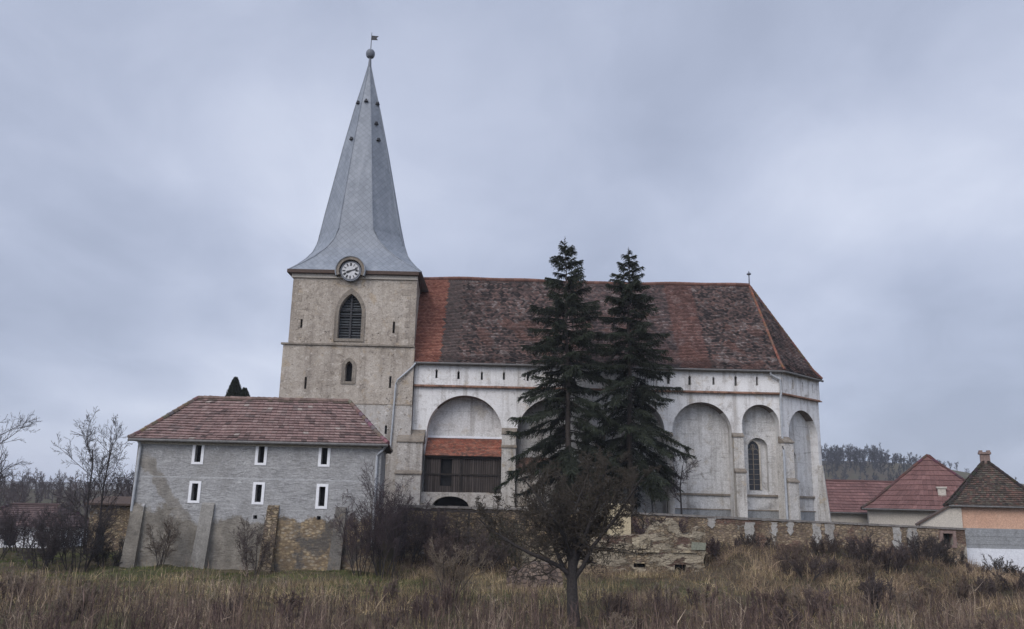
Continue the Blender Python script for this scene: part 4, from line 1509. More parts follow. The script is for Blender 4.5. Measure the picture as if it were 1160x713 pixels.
# rounded stump of masonry in the field, with a pale slab beside it
a, b = at(586, 668, 42.5), at(637, 668, 42.5)
zt = at(611, 637, 42.5).z
st = thing('masonry_stump', ((a.x + b.x) / 2, 42.8, 2.0), 'round-topped reddish stump of old masonry in the dry grass', 'ruin')
ps = Plane((0, 42.4, 0), (1, 0, 0), (0, -1, 0))
mb = MB()
mid, hw = (a.x + b.x) / 2, (b.x - a.x) / 2
zsx = zt - .75
out = [(mid - hw, 1.5)] + arch(mid, hw, zsx, zt, 18) + [(mid + hw, 1.5)]
out = [(x + .05 * nz((x, z, 1), 2.5), z + .08 * nz((x, z, 4), 2.5)) for x, z in out]
ps.slab(mb, out, -1.1, 0)
mb.build('masonry', M['stump'], st)
a2, b2 = at(573, 660, 42.9), at(586, 660, 42.9)
mb = MB()
ps2 = Plane((0, 42.9, 0), (1, 0, 0), (0, -1, 0))
z3 = at(580, 640, 42.9).z
ps2.slab(mb, [(a2.x, 1.6), (b2.x, 1.6), (b2.x, z3 - .2), (a2.x + .35, z3 - .1), (a2.x + .1, z3 - .4), (a2.x, z3 - .9)], -.6, 0)
mb.build('side_pier', M['stump'], st)


# ------------------------------------------------------------------ the houses behind
def hip_house(name, label, x0, x1, y0, y1, zb, ze, zr, rx0, rx1, wallmat, pal, tw, th, ov=.5, ry=None, org=None, rz=0.0):
    t = thing(name, org or ((x0 + x1) / 2, (y0 + y1) / 2, zb), label, 'house', None, rz)
    mb = MB()
    B_ = [(x0, y0, zb), (x1, y0, zb), (x1, y1, zb), (x0, y1, zb)]
    T_ = [(x0, y0, ze), (x1, y0, ze), (x1, y1, ze), (x0, y1, ze)]
    mb.hexa(B_, T_)
    mb.build('wall', M[wallmat], t)
    E_ = [(x0 - ov, y0 - ov), (x1 + ov, y0 - ov), (x1 + ov, y1 + ov), (x0 - ov, y1 + ov)]
    ym = (y0 + y1) / 2
    r_a, r_b = ry or ((rx0, ym), (rx1, ym))
    zz = lambda t_: .8 * t_ if t_ < .14 else .112 + (t_ - .14) * .888 / .86
    mb = MB()
    sides = ((0, 1, r_a, r_b), (1, 2, r_b, r_b), (2, 3, r_b, r_a), (3, 0, r_a, r_a)) if ry is None else ((0, 1, r_a, r_a), (1, 2, r_a, r_b), (2, 3, r_b, r_b), (3, 0, r_b, r_a))
    for a, b, c, d in sides:
        sheet(mb, E_[a], E_[b], c, d, ze + .02, zr, zz, 8, .1)
    mb.poly([(p[0], p[1], ze + .01) for p in E_])
    rf = mb.build('roof', M['roofbase'], t)
    mb = MB()
    for a, b, c, d in sides:
        tiles(mb, E_[a], E_[b], c, d, ze + .02, zr, tw, th, lambda s, t_, p: tuple(v * (1 + .3 * nz(p, .6)) for v in pick(pal, random.random())), zz, .06, jit=.03)
    mb.build('roof_tiles', M['tile'], rf)
    mb = MB()
    if ry is None:
        pairs = ((0, r_a), (1, r_b), (2, r_b), (3, r_a))
    else:
        pairs = ((0, r_a), (1, r_a), (2, r_b), (3, r_b))
    for i, r in pairs:
        hip_line(mb, E_[i], r, ze + .02, zr, zz, .14, tuple(v * .7 for v in pal[0]), 14, .06)
    if (Vector(r_a) - Vector(r_b)).length > .3:
        mb.tube([(r_a[0], r_a[1], zr + .05), (r_b[0], r_b[1], zr + .05)], .15, 7, tuple(v * .8 for v in pal[0]))
    mb.build('ridge_tiles', M['tile'], rf)
    mb = MB()
    mb.tube([(E_[0][0], E_[0][1] - .07, ze - .02), (E_[1][0], E_[1][1] - .07, ze - .05)], .075, 7)
    mb.build('gutter', M['gutter'], rf)
    return t, rf


redp = [(.14, .074, .067), (.17, .09, .081), (.125, .066, .06), (.195, .106, .096)]
Y_ = 100
p = at(930, 590, Y_)
t, rf = hip_house('long_roofed_barn', 'long low barn with plain red tiled roof right behind the apse', at(880, 546, Y_).x, at(1075, 546, Y_).x, Y_ - 5, Y_ + 5, 2.6, 6.0, at(980, 546, Y_).z, at(890, 546, Y_).x, at(1065, 546, Y_).x, 'beige', redp, .4, .55)
ax, ay, rz = 42.44, 86.0, R(-22)
t, rf = hip_house('red_roofed_house', 'beige house under a big red pyramid roof between barn and salmon house', ax - 5.9, ax + 5.9, ay - 3.9, ay + 5.4, 2.6, 6.42, 11.8, 0, 0, 'beige', redp, .4, .62, .6, ((ax, ay), (ax + .3, ay + .8)), (ax, ay, 2.6), rz)
mb = MB()
mb.box((ax + .45, ay - 3.3, 7.0), (ax + 1.15, ay - 2.6, 8.5))
mb.box((ax + .35, ay - 3.4, 8.5), (ax + 1.25, ay - 2.5, 8.66))
mb.build('chimney', M['beige'], rf)
ax, ay, rz = 40.46, 72.0, R(-24)
mosspal = [(.05, .04, .034), (.085, .056, .046), (.06, .05, .038), (.13, .072, .056), (.1, .09, .068), (.04, .034, .03)]
t, rf = hip_house('salmon_house', 'small salmon plastered house with steep mossy brown pyramid roof and chimney', ax - 2.8, ax + 3.45, ay - 2.75, ay + 3.2, 2.6, 6.75, 10.6, 0, 0, 'salmon', mosspal, .2, .2, .45, ((ax, ay), (ax, ay + .2)), (ax, ay, 2.6), rz)
mb = MB()
mb.box((ax - .36, ay - .25, 9.6), (ax + .36, ay + .35, 11.1))
mb.box((ax - .47, ay - .36, 11.1), (ax + .47, ay + .46, 11.27))
mb.box((ax - .42, ay - .3, 11.27), (ax - .16, ay + .4, 11.42))
mb.box((ax + .16, ay - .3, 11.27), (ax + .42, ay + .4, 11.42))
mb.build('chimney', M['brickchim'], rf)
# lean-to wing at its left
g = Plane((ax, ay - 2.9, 0), (1, 0, 0), (0, -1, 0))
zl_, zr_ = at(1037, 594, 71.4).z, 6.82
mb = MB()
g.slab(mb, [(-5.5, 2.6), (-2.35, 2.6), (-2.35, 6.6), (-3.3, 6.6), (-5.5, zl_)], -5, .1)
wg = mb.build('side_wing', M['beige'], t)
mb = MB()
mb.hexa([g(-5.75, zl_ - .14, .3), g(-3.2, 6.62, .3), g(-3.2, 6.62, -5), g(-5.75, zl_ - .14, -5)], [g(-5.75, zl_ + .0, .3), g(-3.2, 6.76, .3), g(-3.2, 6.76, -5), g(-5.75, zl_ + .0, -5)])
mb.build('wing_roof', M['brownfascia'], wg)

# far left: ochre ruin and a low house
P60 = Plane((0, 60, 0), (1, 0, 0), (0, -1, 0))
a, b = at(98, 612, 60), at(146, 571, 60)
orn = thing('stone_shed', ((a.x + b.x) / 2, 62, 1.5), 'ochre stone shed with a dark flat eave left of the grey building', 'shed')
mb = MB()
dr = at(114, 600, 60)
drr = rect(dr.x - .3, 1.2, dr.x + .3, 3.9)
P60.face(mb, rect(a.x, 1.0, b.x + 1.5, b.z - .12), [(drr, .5)])
mb.box((a.x, 60.6, 1.0), (b.x + 1.5, 64, b.z - .12))
mb.poly([(a.x, 60.6, 1), (a.x, 60, 1), (a.x, 60, b.z - .12), (a.x, 60.6, b.z - .12)])
mb.poly([(a.x, 60, b.z - .12), (b.x + 1.5, 60, b.z - .12), (b.x + 1.5, 60.6, b.z - .12), (a.x, 60.6, b.z - .12)])
sw_ = mb.build('wall', M['ochre'], orn)
dark_cap('doorway', P60, drr, -.48, 'louvre', sw_)
mb = MB()
mb.hexa([(a.x - .3, 59.6, b.z - .12), (b.x + 1.6, 59.6, b.z - .12), (b.x + 1.6, 64.4, b.z - .12), (a.x - .3, 64.4, b.z - .12)], [(a.x - .3, 59.6, b.z), (b.x + 1.6, 59.6, b.z), (b.x + 1.6, 62, b.z + .5), (a.x - .3, 62, b.z + .5)])
mb.build('roof', M['brownfascia'], orn)
Y_ = 78
p, q = at(-40, 596, Y_), at(66, 598, Y_)
purp = [(.085, .058, .055), (.11, .075, .07), (.075, .052, .05)]
t, rf = hip_house('low_white_house', 'low white house with dull brown roof at the left edge behind shrubs', p.x, q.x, Y_, Y_ + 7, .4, p.z, at(20, 572, Y_ + 3).z, p.x + 2, q.x - 2, 'whitewash', purp, .35, .4)
mb = MB()
for px in (12, 50):
    w = at(px, 610, Y_)
    mb.box((w.x - .5, Y_ - .03, w.z - .6), (w.x + .5, Y_ + .05, w.z + .6))
    mb.build('window', M['glass'], t)
    mb = MB()


# ------------------------------------------------------------------ plants
def tubes_np(segs, k=4):
    S_ = np.array([(*a, *b, r0, r1) for a, b, r0, r1 in segs], float)
    p0, p1, r0, r1 = S_[:, :3], S_[:, 3:6], S_[:, 6], S_[:, 7]
    d = p1 - p0
    d /= np.maximum(np.linalg.norm(d, axis=1, keepdims=True), 1e-6)
    ref = np.where(np.abs(d[:, 2:3]) < .9, np.array([[0, 0, 1.]]), np.array([[0, 1., 0]]))
    u = np.cross(d, ref)
    u /= np.linalg.norm(u, axis=1, keepdims=True)
    v = np.cross(u, d)
    an = np.arange(k) * 2 * PI / k
    o = u[:, None, :] * np.cos(an)[None, :, None] + v[:, None, :] * np.sin(an)[None, :, None]
    V = np.concatenate([p0[:, None, :] + o * r0[:, None, None], p1[:, None, :] + o * r1[:, None, None]], 1)
    n = len(S_)
    base = (np.arange(n) * 2 * k)[:, None]
    j = np.arange(k)
    F = np.stack([base + j, base + (j + 1) % k, base + k + (j + 1) % k, base + k + j], -1).reshape(-1, 4)
    return V.reshape(-1, 3), F


def grow(out, p, d, L, r, lvl, rr, P):
    """P: levels of dict(n children, ratio, angle, up, wiggle, segs, start)"""
    q = P[min(lvl, len(P) - 1)]
    ns = q.get('segs', 3)
    pts = [p]
    dirs = [d]
    rs = [r]
    for i in range(ns):
        w = q.get('wig', .2)
        d = (d + Vector((rr.gauss(0, w), rr.gauss(0, w), rr.gauss(0, w) + q.get('up', 0)))).normalized()
        p2 = p + d * (L / ns)
        r2 = r * (1 - (i + 1) / ns * q.get('taper', .6))
        out.append((p, p2, rs[-1], r2, lvl))
        p = p2
        pts.append(p)
        dirs.append(d)
        rs.append(r2)
    if lvl + 1 >= len(P) + 0:
        return
    nc = q['n']
    st = q.get('start', .3)
    for i in range(nc):
        t = st + (1 - st) * (i + rr.random()) / nc
        f = t * ns
        k = min(int(f), ns - 1)
        b = pts[k].lerp(pts[k + 1], f - k)
        dd = dirs[k + 1]
        az = rr.uniform(0, 2 * PI)
        perp = dd.orthogonal().normalized()
        perp.rotate(Matrix.Rotation(az, 3, dd))
        a = q.get('ang', .8) * rr.uniform(.7, 1.25)
        nd = (dd * math.cos(a) + perp * math.sin(a)).normalized()
        ll = L * q.get('ratio', .5) * rr.uniform(.65, 1.15) * (1 - .45 * (t - st))
        grow(out, b, nd, ll, max(.003, rs[k] * q.get('rr', .5)), lvl + 1, rr, P)


def bare_plant(name, loc, label, cat, H, P, seed, stems=1, r0=.1, spread=.3, col=(.055, .045, .043), group=None, trunk_lv=0, minr=.006, lean=(0, 0), leaves=0, leafcol=(.05, .06, .03), leafsize=.05, names=('trunk', 'crown')):
    rr = random.Random(seed)
    x, y = loc
    z = float(height(x, y)) - .05
    t = thing(name, (x, y, z), label, cat, group)
    segs = []
    for s in range(stems):
        a = rr.uniform(0, 2 * PI)
        sp = spread * (rr.uniform(.3, 1) if stems > 1 else .2)
        d = Vector((math.cos(a) * sp + lean[0], math.sin(a) * sp + lean[1], 1)).normalized()
        o = Vector((math.cos(a) * .12 * (stems > 1) * stems ** .5, math.sin(a) * .12 * (stems > 1) * stems ** .5, 0))
        grow(segs, o, d, H * rr.uniform(.75, 1.05), r0 * rr.uniform(.7, 1.1), 0, rr, P)
    tr = [(a, b, r, q) for a, b, r, q, l in segs if l <= trunk_lv]
    cr = [(a, b, max(r, minr), max(q, minr * .8)) for a, b, r, q, l in segs if l > trunk_lv]
    if stems == 1:
        V, F = tubes_np(tr, 7)
        np_mesh(names[0], V, F, M['bark'], t, None, True)
    else:
        per = P[0].get('segs', 3)
        for i in range(0, len(tr), per):
            V, F = tubes_np(tr[i:i + per], 5)
            np_mesh('stem', V, F, M['bark'], t, None, True)
    V, F = tubes_np(cr, 3)
    k = np.repeat(np.random.default_rng(seed).uniform(.7, 1.35, len(cr)), 6)[:, None]
    co = np.array(col)[None, :] * k
    crown = np_mesh(names[1], V, F, M['twig'], t, co)
    if leaves:
        tips = [(a, b) for a, b, r, q, l in segs if l >= len(P) - 2]
        g = np.random.default_rng(seed + 1)
        ii = g.integers(0, len(tips), leaves)
        A_ = np.array([tips[i][0] for i in ii]) + 0.0
        B_ = np.array([tips[i][1] for i in ii])
        c = A_ + (B_ - A_) * g.random((leaves, 1)) + g.normal(0, .03, (leaves, 3))
        lv, lf = cards(c, g.uniform(.6, 1.4, leaves) * leafsize, g)
        np_mesh('leaves', lv, lf, M['leaf'], t, np.repeat(np.array(leafcol)[None] * g.uniform(.5, 1.5, (leaves, 1)), 4, 0))
    return t, segs


def cards(c, s, g):
    n = len(c)
    u = g.normal(size=(n, 3))
    u /= np.linalg.norm(u, axis=1, keepdims=True)
    w = np.cross(u, g.normal(size=(n, 3)))
    w /= np.linalg.norm(w, axis=1, keepdims=True)
    u *= s[:, None]
    w *= s[:, None] * .6
    V = np.stack([c - u, c - w, c + u, c + w], 1).reshape(-1, 3)
    return V, np.arange(n * 4).reshape(-1, 4)


def ribbons(P0, D0, L, droop, W, nseg, g):
    """thin tapering strips that bend down: P(t) = P0 + D L t - droop L t^2 z"""
    n = len(P0)
    t = np.linspace(0, 1, nseg + 1)
    P = P0[:, None, :] + D0[:, None, :] * (L[:, None] * t)[:, :, None]
    P[:, :, 2] -= (droop * L)[:, None] * t[None] ** 2
    s = np.cross(D0, g.normal(size=(n, 3)))
    s /= np.maximum(np.linalg.norm(s, axis=1, keepdims=True), 1e-6)
    w = W[:, None] * (1 - .75 * t[None])
    A_ = P - s[:, None, :] * w[:, :, None] / 2
    B_ = P + s[:, None, :] * w[:, :, None] / 2
    V = np.stack([A_, B_], 2).reshape(n, -1, 3)
    k = np.arange(nseg)
    q = np.stack([2 * k, 2 * k + 1, 2 * k + 3, 2 * k + 2], -1)
    F = (np.arange(n) * 2 * (nseg + 1))[:, None, None] + q[None]
    return V.reshape(-1, 3), F.reshape(-1, 4), P


def spruce(loc, H, wid, seed, label, skew=(0, 0), bare=.1, hang=1.0):
    g = np.random.default_rng(seed)
    x, y = loc
    z = float(height(x, y)) - .1
    t = thing('spruce_tree', (x, y, z), label, 'spruce', 'two tall spruces before the church')
    n = 16
    tp = [Vector((skew[0] * i / n + .05 * math.sin(i), skew[1] * i / n, H * i / n)) for i in range(n + 1)]
    rad = lambda f: max(.02, .25 * (1 - f) ** .9)
    V, F = tubes_np([(tp[i], tp[i + 1], rad(i / n), rad((i + 1) / n)) for i in range(n)], 8)
    np_mesh('trunk', V, F, M['sbark'], t, None, True)
    limb, Ps, Ds, Ls, Dr, Ws, Cs = [], [], [], [], [], [], []
    zz = bare * H
    rr = random.Random(seed)
    while zz < H * .975:
        f = zz / H
        prof = wid * ((1 - f) ** .72) * (1 - .25 * math.exp(-((f - bare) / .05) ** 2))
        nb = rr.choice((4, 4, 5, 5))
        a0 = rr.uniform(0, 2 * PI)
        for b in range(nb):
            if rr.random() < .1:
                continue
            az = a0 + 2 * PI * b / nb + rr.uniform(-.35, .35)
            L = prof * rr.choice((rr.uniform(.45, .8), rr.uniform(.8, 1.08))) + .1
            o = Vector((math.cos(az), math.sin(az), 0))
            base = Vector((skew[0] * f, skew[1] * f, zz + rr.uniform(-.22, .22)))
            e = .75 * max(0, f - .35) + .12 + rr.uniform(-.1, .14)     # upper limbs rise, lower ones hang
            sag = hang * (.66 - .55 * f) * rr.uniform(.7, 1.3)
            m = max(4, int(L / .4))
            pts = [base + o * (L * i / m) + Vector((0, 0, L * (e * (i / m) - sag * (i / m) ** 1.6 + .26 * (i / m) ** 4 * (1 - f)))) for i in range(m + 1)]
            th = .04 * (1 - f * .6)
            for i in range(m):
                limb.append((pts[i], pts[i + 1], th * (1 - i / m) + .01, th * (1 - (i + 1) / m) + .008))
            side = Vector((-o.y, o.x, 0))
            cnt = max(6, int(L / .06))
            tone = rr.uniform(.6, 1.5)
            for i in range(cnt):
                s = .12 + .88 * ((i + rr.random()) / cnt) ** .8
                k = min(int(s * m), m - 1)
                p = pts[k].lerp(pts[k + 1], s * m - k)
                wv = .55 + .45 * math.sin(s * 17 + az * 5)           # tufts with gaps between
                for sg in (-1, 1):
                    ll = (.6 * (1 - s) ** .6 * min(1, s / .3) + .24) * min(1, .3 + L * .25) * rr.uniform(.6, 1.2)
                    dd = (o * rr.uniform(.5, 1.0) + side * sg * rr.uniform(.4, .9) + Vector((0, 0, rr.uniform(-.35, .15)))).normalized()
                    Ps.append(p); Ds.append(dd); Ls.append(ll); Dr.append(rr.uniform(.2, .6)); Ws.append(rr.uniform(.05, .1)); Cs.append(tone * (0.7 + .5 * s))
                if s > .22 and rr.random() < .75 * wv:                 # hanging combs under the limb
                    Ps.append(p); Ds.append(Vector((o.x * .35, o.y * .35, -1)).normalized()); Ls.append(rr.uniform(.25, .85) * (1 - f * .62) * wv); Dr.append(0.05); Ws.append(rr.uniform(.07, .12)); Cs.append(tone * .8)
        zz += (.24 + .24 * (1 - f)) * rr.uniform(.75, 1.3)
    # leader
    for i in range(26):
        s = i / 26
        p = Vector((skew[0], skew[1], H * (.955 + .05 * s)))
        a = rr.uniform(0, 2 * PI)
        Ps.append(p); Ds.append(Vector((math.cos(a), math.sin(a), .5)).normalized()); Ls.append(.3 * (1 - s) + .06); Dr.append(0.0); Ws.append(.05); Cs.append(1)
    limb.append((Vector((skew[0], skew[1], H * .95)), Vector((skew[0], skew[1], H * 1.012)), .025, .01))
    V, F = tubes_np(limb, 4)
    np_mesh('limbs', V, F, M['bark'], t)
    P0, D0 = np.array(Ps), np.array(Ds)
    L, Dr, W, Cs = map(np.array, (Ls, Dr, Ws, Cs))
    V1, F1, PP = ribbons(P0, D0, L, Dr, W, 3, g)
    VV, FF, CC = [V1], [F1], [np.repeat(Cs, 8)]
    off = len(V1)
    for j in (1, 2, 3):
        for rep in range(2):
            c = PP[:, j, :]
            d2 = D0 * .7 + g.normal(0, .5, D0.shape)
            d2 /= np.linalg.norm(d2, axis=1, keepdims=True)
            V2, F2, _ = ribbons(c, d2, L * g.uniform(.2, .42, len(L)), Dr * .6, W * .55, 1, g)
            VV.append(V2); FF.append(F2 + off); CC.append(np.repeat(Cs * g.uniform(.7, 1.4, len(Cs)), 4))
            off += len(V2)
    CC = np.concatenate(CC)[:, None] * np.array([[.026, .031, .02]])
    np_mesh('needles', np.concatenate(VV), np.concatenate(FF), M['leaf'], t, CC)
    return t


def tree_at(px, py, Y):
    p = at(px, py, Y)
    return p


tp1 = at(640, 269, 56)
spruce((at(646, 575, 56).x, 56), tp1.z - 5.3, 5.5, 12, 'left tall dark spruce with wide drooping limbs before the church roof', skew=(tp1.x - at(646, 575, 56).x, 0), bare=.14, hang=1.25)
tp2 = at(712, 281, 57)
spruce((at(714, 580, 57).x, 57), tp2.z - 5.3, 5.4, 29, 'right tall dark spruce with visible bare lower trunk', skew=(tp2.x - at(714, 580, 57).x, 0), bare=.15, hang=1.5)

# thujas behind the grey house
for i, (px, py, w, lab) in enumerate(((267, 431, 1.25, 'pointed dark conifer top rising behind the grey house roof'), (277, 443, 1.35, 'lower rounded dark conifer beside the pointed one'))):
    p = at(px, py, 58.5)
    zb_ = float(height(p.x, 58.5))
    H = p.z - zb_
    t = thing('conifer_tree', (p.x, 58.5, zb_), lab, 'conifer', 'conifers behind the grey house')
    g = np.random.default_rng(40 + i)
    V, F = tubes_np([(Vector((0, 0, 0)), Vector((0, 0, H * .9)), .15, .02)], 6)
    np_mesh('trunk', V, F, M['bark'], t)
    n = 22000
    f = g.random(n) ** .7
    r = w * 2.1 * (1 - f) ** .75 * np.sqrt(g.uniform(.25, 1, n))
    an = g.uniform(0, 2 * PI, n)
    c = np.stack([r * np.cos(an), r * np.sin(an), .3 + f * (H - .35)], -1)
    d = np.stack([np.cos(an) * .35, np.sin(an) * .35, np.ones(n)], -1)
    d /= np.linalg.norm(d, axis=1, keepdims=True)
    V, F, _ = ribbons(c, d, g.uniform(.15, .35, n), np.zeros(n), g.uniform(.05, .1, n), 1, g)
    np_mesh('foliage', V, F, M['leaf'], t, np.repeat(np.array([[.022, .026, .018]]) * g.uniform(.6, 1.4, (n, 1)), 4, 0))

# apple tree in front
AP = [dict(n=12, segs=4, ratio=1.75, ang=.78, up=.01, wig=.06, start=.55, rr=.46, taper=.3),
      dict(n=12, segs=7, ratio=.42, ang=.95, up=.08, wig=.13, start=.12, rr=.5, taper=.75),
      dict(n=8, segs=5, ratio=.52, ang=.85, up=.03, wig=.25, start=.1, rr=.55, taper=.7),
      dict(n=6, segs=4, ratio=.55, ang=.8, up=.03, wig=.3, start=.1, rr=.6, taper=.6),
      dict(n=3, segs=3, ratio=.5, ang=.8, up=.05, wig=.3, start=.1, rr=.7, taper=.6),
      dict(n=0, segs=2, wig=.3)]
ap_ = at(651, 700, 30)
bare_plant('gnarled_tree', (ap_.x, 30), 'dark gnarled leafless tree standing nearest in the field with a dense tangled crown', 'tree', 2.75, AP, 81, stems=1, r0=.24, spread=.05, col=(.06, .05, .04), trunk_lv=1, minr=.009, leaves=900, leafcol=(.03, .032, .018), leafsize=.03)

# bare shrubs
SH = [dict(n=7, segs=4, ratio=.52, ang=.5, up=.06, wig=.12, start=.15, rr=.6),
      dict(n=7, segs=3, ratio=.55, ang=.6, up=.05, wig=.18, start=.12, rr=.6),
      dict(n=5, segs=2, ratio=.55, ang=.65, up=.04, wig=.22, start=.1, rr=.7),
      dict(n=0, segs=2, wig=.25)]
TR = [dict(n=10, segs=5, ratio=.5, ang=.65, up=.04, wig=.08, start=.25, rr=.5),
      dict(n=8, segs=4, ratio=.5, ang=.65, up=.06, wig=.18, start=.2, rr=.55),
      dict(n=6, segs=3, ratio=.52, ang=.6, up=.06, wig=.2, start=.15, rr=.6),
      dict(n=3, segs=2, ratio=.5, ang=.6, up=.05, wig=.2, start=.1, rr=.7),
      dict(n=0, segs=2, wig=.2)]
sh = 'bare shrubs round the churchyard'
SHRUBS = [
    # px, py foot, Y, height, stems, spread, colour, label
    (178, 640, 46.5, 2.9, 5, .35, (.085, .068, .055), 'thin pale brown sapling bush against the left end of the grey house'),
    (286, 642, 46.3, 3.1, 6, .45, (.07, .056, .05), 'small bare bush before the middle of the grey house'),
    (408, 645, 46.5, 4.6, 9, .4, (.058, .044, .044), 'tall purplish bare bush at the right end of the grey house'),
    (436, 645, 46.2, 5.4, 12, .34, (.052, .04, .042), 'tallest dense bare bush hiding the right corner of the grey house'),
    (462, 640, 50, 4.2, 10, .4, (.05, .04, .04), 'dark dense bush beside the tallest bush and the broken buttress'),
    (508, 650, 47, 2.6, 12, .6, (.07, .052, .046), 'brown bush below the boarded loggia'),
    (545, 650, 47.5, 2.6, 12, .6, (.065, .05, .045), 'brown bush between the loggia and the gnarled tree'),
    (582, 645, 49, 3.4, 10, .5, (.045, .042, .03), 'dark greenish bush left of the gnarled tree crown'),
    (505, 690, 36, 2.6, 7, .5, (.125, .1, .075), 'spindly tan sapling standing in the dry grass before the loggia'),
    (86, 650, 47, 3.9, 14, .42, (.04, .034, .034), 'big dark thicket under the left bare tree'),
    (60, 648, 49, 2.9, 12, .5, (.045, .037, .038), 'dark shrub at the left side of the big thicket'),
    (20, 640, 54, 3.0, 12, .6, (.06, .047, .05), 'brownish shrub in front of the low white house'),
    (122, 652, 48, 1.7, 14, .7, (.032, .028, .027), 'low black shrub in front of the ochre stone shed'),
    (735, 598, 52.2, 1.6, 10, .5, (.06, .042, .045), 'purplish shrub on the ruin right of the yellow pillar'),
    (760, 600, 52.0, 1.5, 10, .5, (.065, .045, .046), 'purplish shrub on top of the ruin nearer the apse'),
    (820, 640, 50.8, 2.0, 12, .6, (.05, .036, .034), 'dark reddish shrub at the broken right end of the ruin'),
    (975, 650, 48, 2.3, 13, .55, (.062, .048, .045), 'broad brown shrub on the bank below the middle of the long wall'),
    (1010, 655, 47, 2.6, 14, .5, (.058, .045, .043), 'dense dark brown shrub on the bank right of the broad one'),
    (1048, 655, 48.5, 2.2, 12, .55, (.05, .04, .037), 'brown shrub on the bank below the square wall opening'),
    (1085, 655, 50.5, 1.7, 10, .55, (.04, .034, .03), 'dark low shrub at the right end of the long wall'),
    (1132, 660, 49, 1.9, 9, .5, (.055, .048, .042), 'thin grey shrub before the whitewashed wall'),
    (1000, 700, 36, 2.0, 8, .45, (.06, .048, .045), 'upright dark shrub on the slope at the lower right'),
    (490, 655, 50.5, 3.3, 14, .5, (.052, .04, .04), 'tangled purplish bush under the dark trellis'),
    (530, 650, 50, 3.0, 12, .55, (.05, .041, .036), 'dark tangled bush left of the green-tinged one'),
    (40, 655, 46, 2.4, 10, .55, (.05, .041, .04), 'broad brownish shrub before the thicket at the far left'),
    (-8, 640, 50, 3.6, 11, .5, (.052, .043, .044), 'tall brownish shrub cut by the left edge'),
    (855, 640, 51.3, 1.7, 12, .7, (.052, .04, .034), 'matted brown shrub against the left part of the long wall'),
    (890, 640, 51.2, 1.5, 12, .8, (.075, .057, .044), 'low tan shrub under the white plaster streaks'),
    (935, 650, 50, 1.8, 13, .7, (.066, .05, .043), 'brown shrub on the bank between two plaster streaks'),
    (1062, 650, 51.4, 2.2, 12, .6, (.045, .037, .033), 'dark ivy-like bush close to the square wall opening'),
    (1030, 650, 51, 1.9, 12, .6, (.06, .047, .042), 'brown shrub under the last pair of plaster streaks'),
    (900, 665, 45, 1.5, 9, .7, (.075, .056, .046), 'low spreading briar on the slope below the apse'),
]
gb = random.Random(71)
for k in range(15):
    X_ = gb.uniform(12.5, 31)
    Yb = gb.uniform(39.5, 48.5)
    SHRUBS.append((None, X_, Yb, gb.uniform(.8, 1.4), gb.choice((6, 7, 8)), gb.uniform(.5, .9), gb.choice(((.075, .054, .045), (.09, .066, .052), (.065, .05, .045), (.11, .084, .062))), 'small tangled brown bush on the rough bank below the long wall'))
for k in range(34):
    Yb = gb.uniform(26, 37)
    X_ = gb.uniform(-.62, .62) * Yb
    if abs(X_ - 2) < 1.5: continue
    SHRUBS.append((None, X_, Yb, gb.uniform(.8, 1.4), gb.choice((4, 5, 6)), gb.uniform(.25, .6), gb.choice(((.085, .06, .052), (.1, .074, .062), (.16, .125, .095), (.075, .055, .05))), 'low twiggy dead bush among the weeds at the front of the field'))
for i, (px, py, Y, H, ns, sp, col, lab) in enumerate(SHRUBS):
    X_ = py if px is None else at(px, py, Y).x
    if px is not None and px > 815: H *= .72
    gr = sh if px is not None else ('bushes on the bank' if Y > 39 else 'twiggy bushes in the foreground')
    bare_plant('bare_shrub', (X_, Y), lab, 'shrub', H * .8, SH, 200 + i, ns, .03 if ns > 4 else .04, sp, tuple(c * 1.3 for c in col), gr, 0, .0085, names=('stems', 'twigs'))
TREES = [
    (94, 640, 52, 7.6, .12, (-.03, 0), (.05, .043, .043), 'bare tree with a fan of branches left of the grey house'),
    (108, 640, 56, 7.4, .09, (.05, 0), (.045, .038, .038), 'narrower bare tree just behind the fan-shaped one'),
    (-36, 640, 54, 8.4, .12, (.03, 0), (.05, .042, .042), 'large bare tree reaching in from the left edge'),
    (140, 620, 66, 7.2, .12, (0, 0), (.06, .052, .053), 'faint bare tree close to the left gutter of the grey house'),
    (772, 588, 57.5, 4.2, .07, (.05, 0), (.07, .06, .06), 'slender bare sapling before the white apse wall'),
    (740, 588, 58, 2.6, .05, (0, 0), (.06, .045, .045), 'small bare sapling right of the right spruce trunk'),
]
for i, (px, py, Y, H, r0_, lean, col, lab) in enumerate(TREES):
    p = at(px, py, Y)
    bare_plant('bare_tree', (p.x, Y), lab, 'tree', H, TR, 300 + i, 1, r0_, .2, col, 'bare trees round the churchyard', 0, .008, lean)

# far trees: two prototypes copied along the right ridge
FT = [dict(n=9, segs=4, ratio=.5, ang=.7, up=.05, wig=.1, start=.25, rr=.5), dict(n=7, segs=3, ratio=.55, ang=.65, up=.05, wig=.2, start=.2, rr=.5), dict(n=5, segs=2, ratio=.55, ang=.6, wig=.2, start=.1, rr=.7), dict(n=0, segs=2, wig=.2)]


def copy_tree(o, parent=None):
    c = o.copy()
    C.objects.link(c)
    if parent is not None:
        c.parent = parent
    for ch in o.children:
        copy_tree(ch, c)
    return c


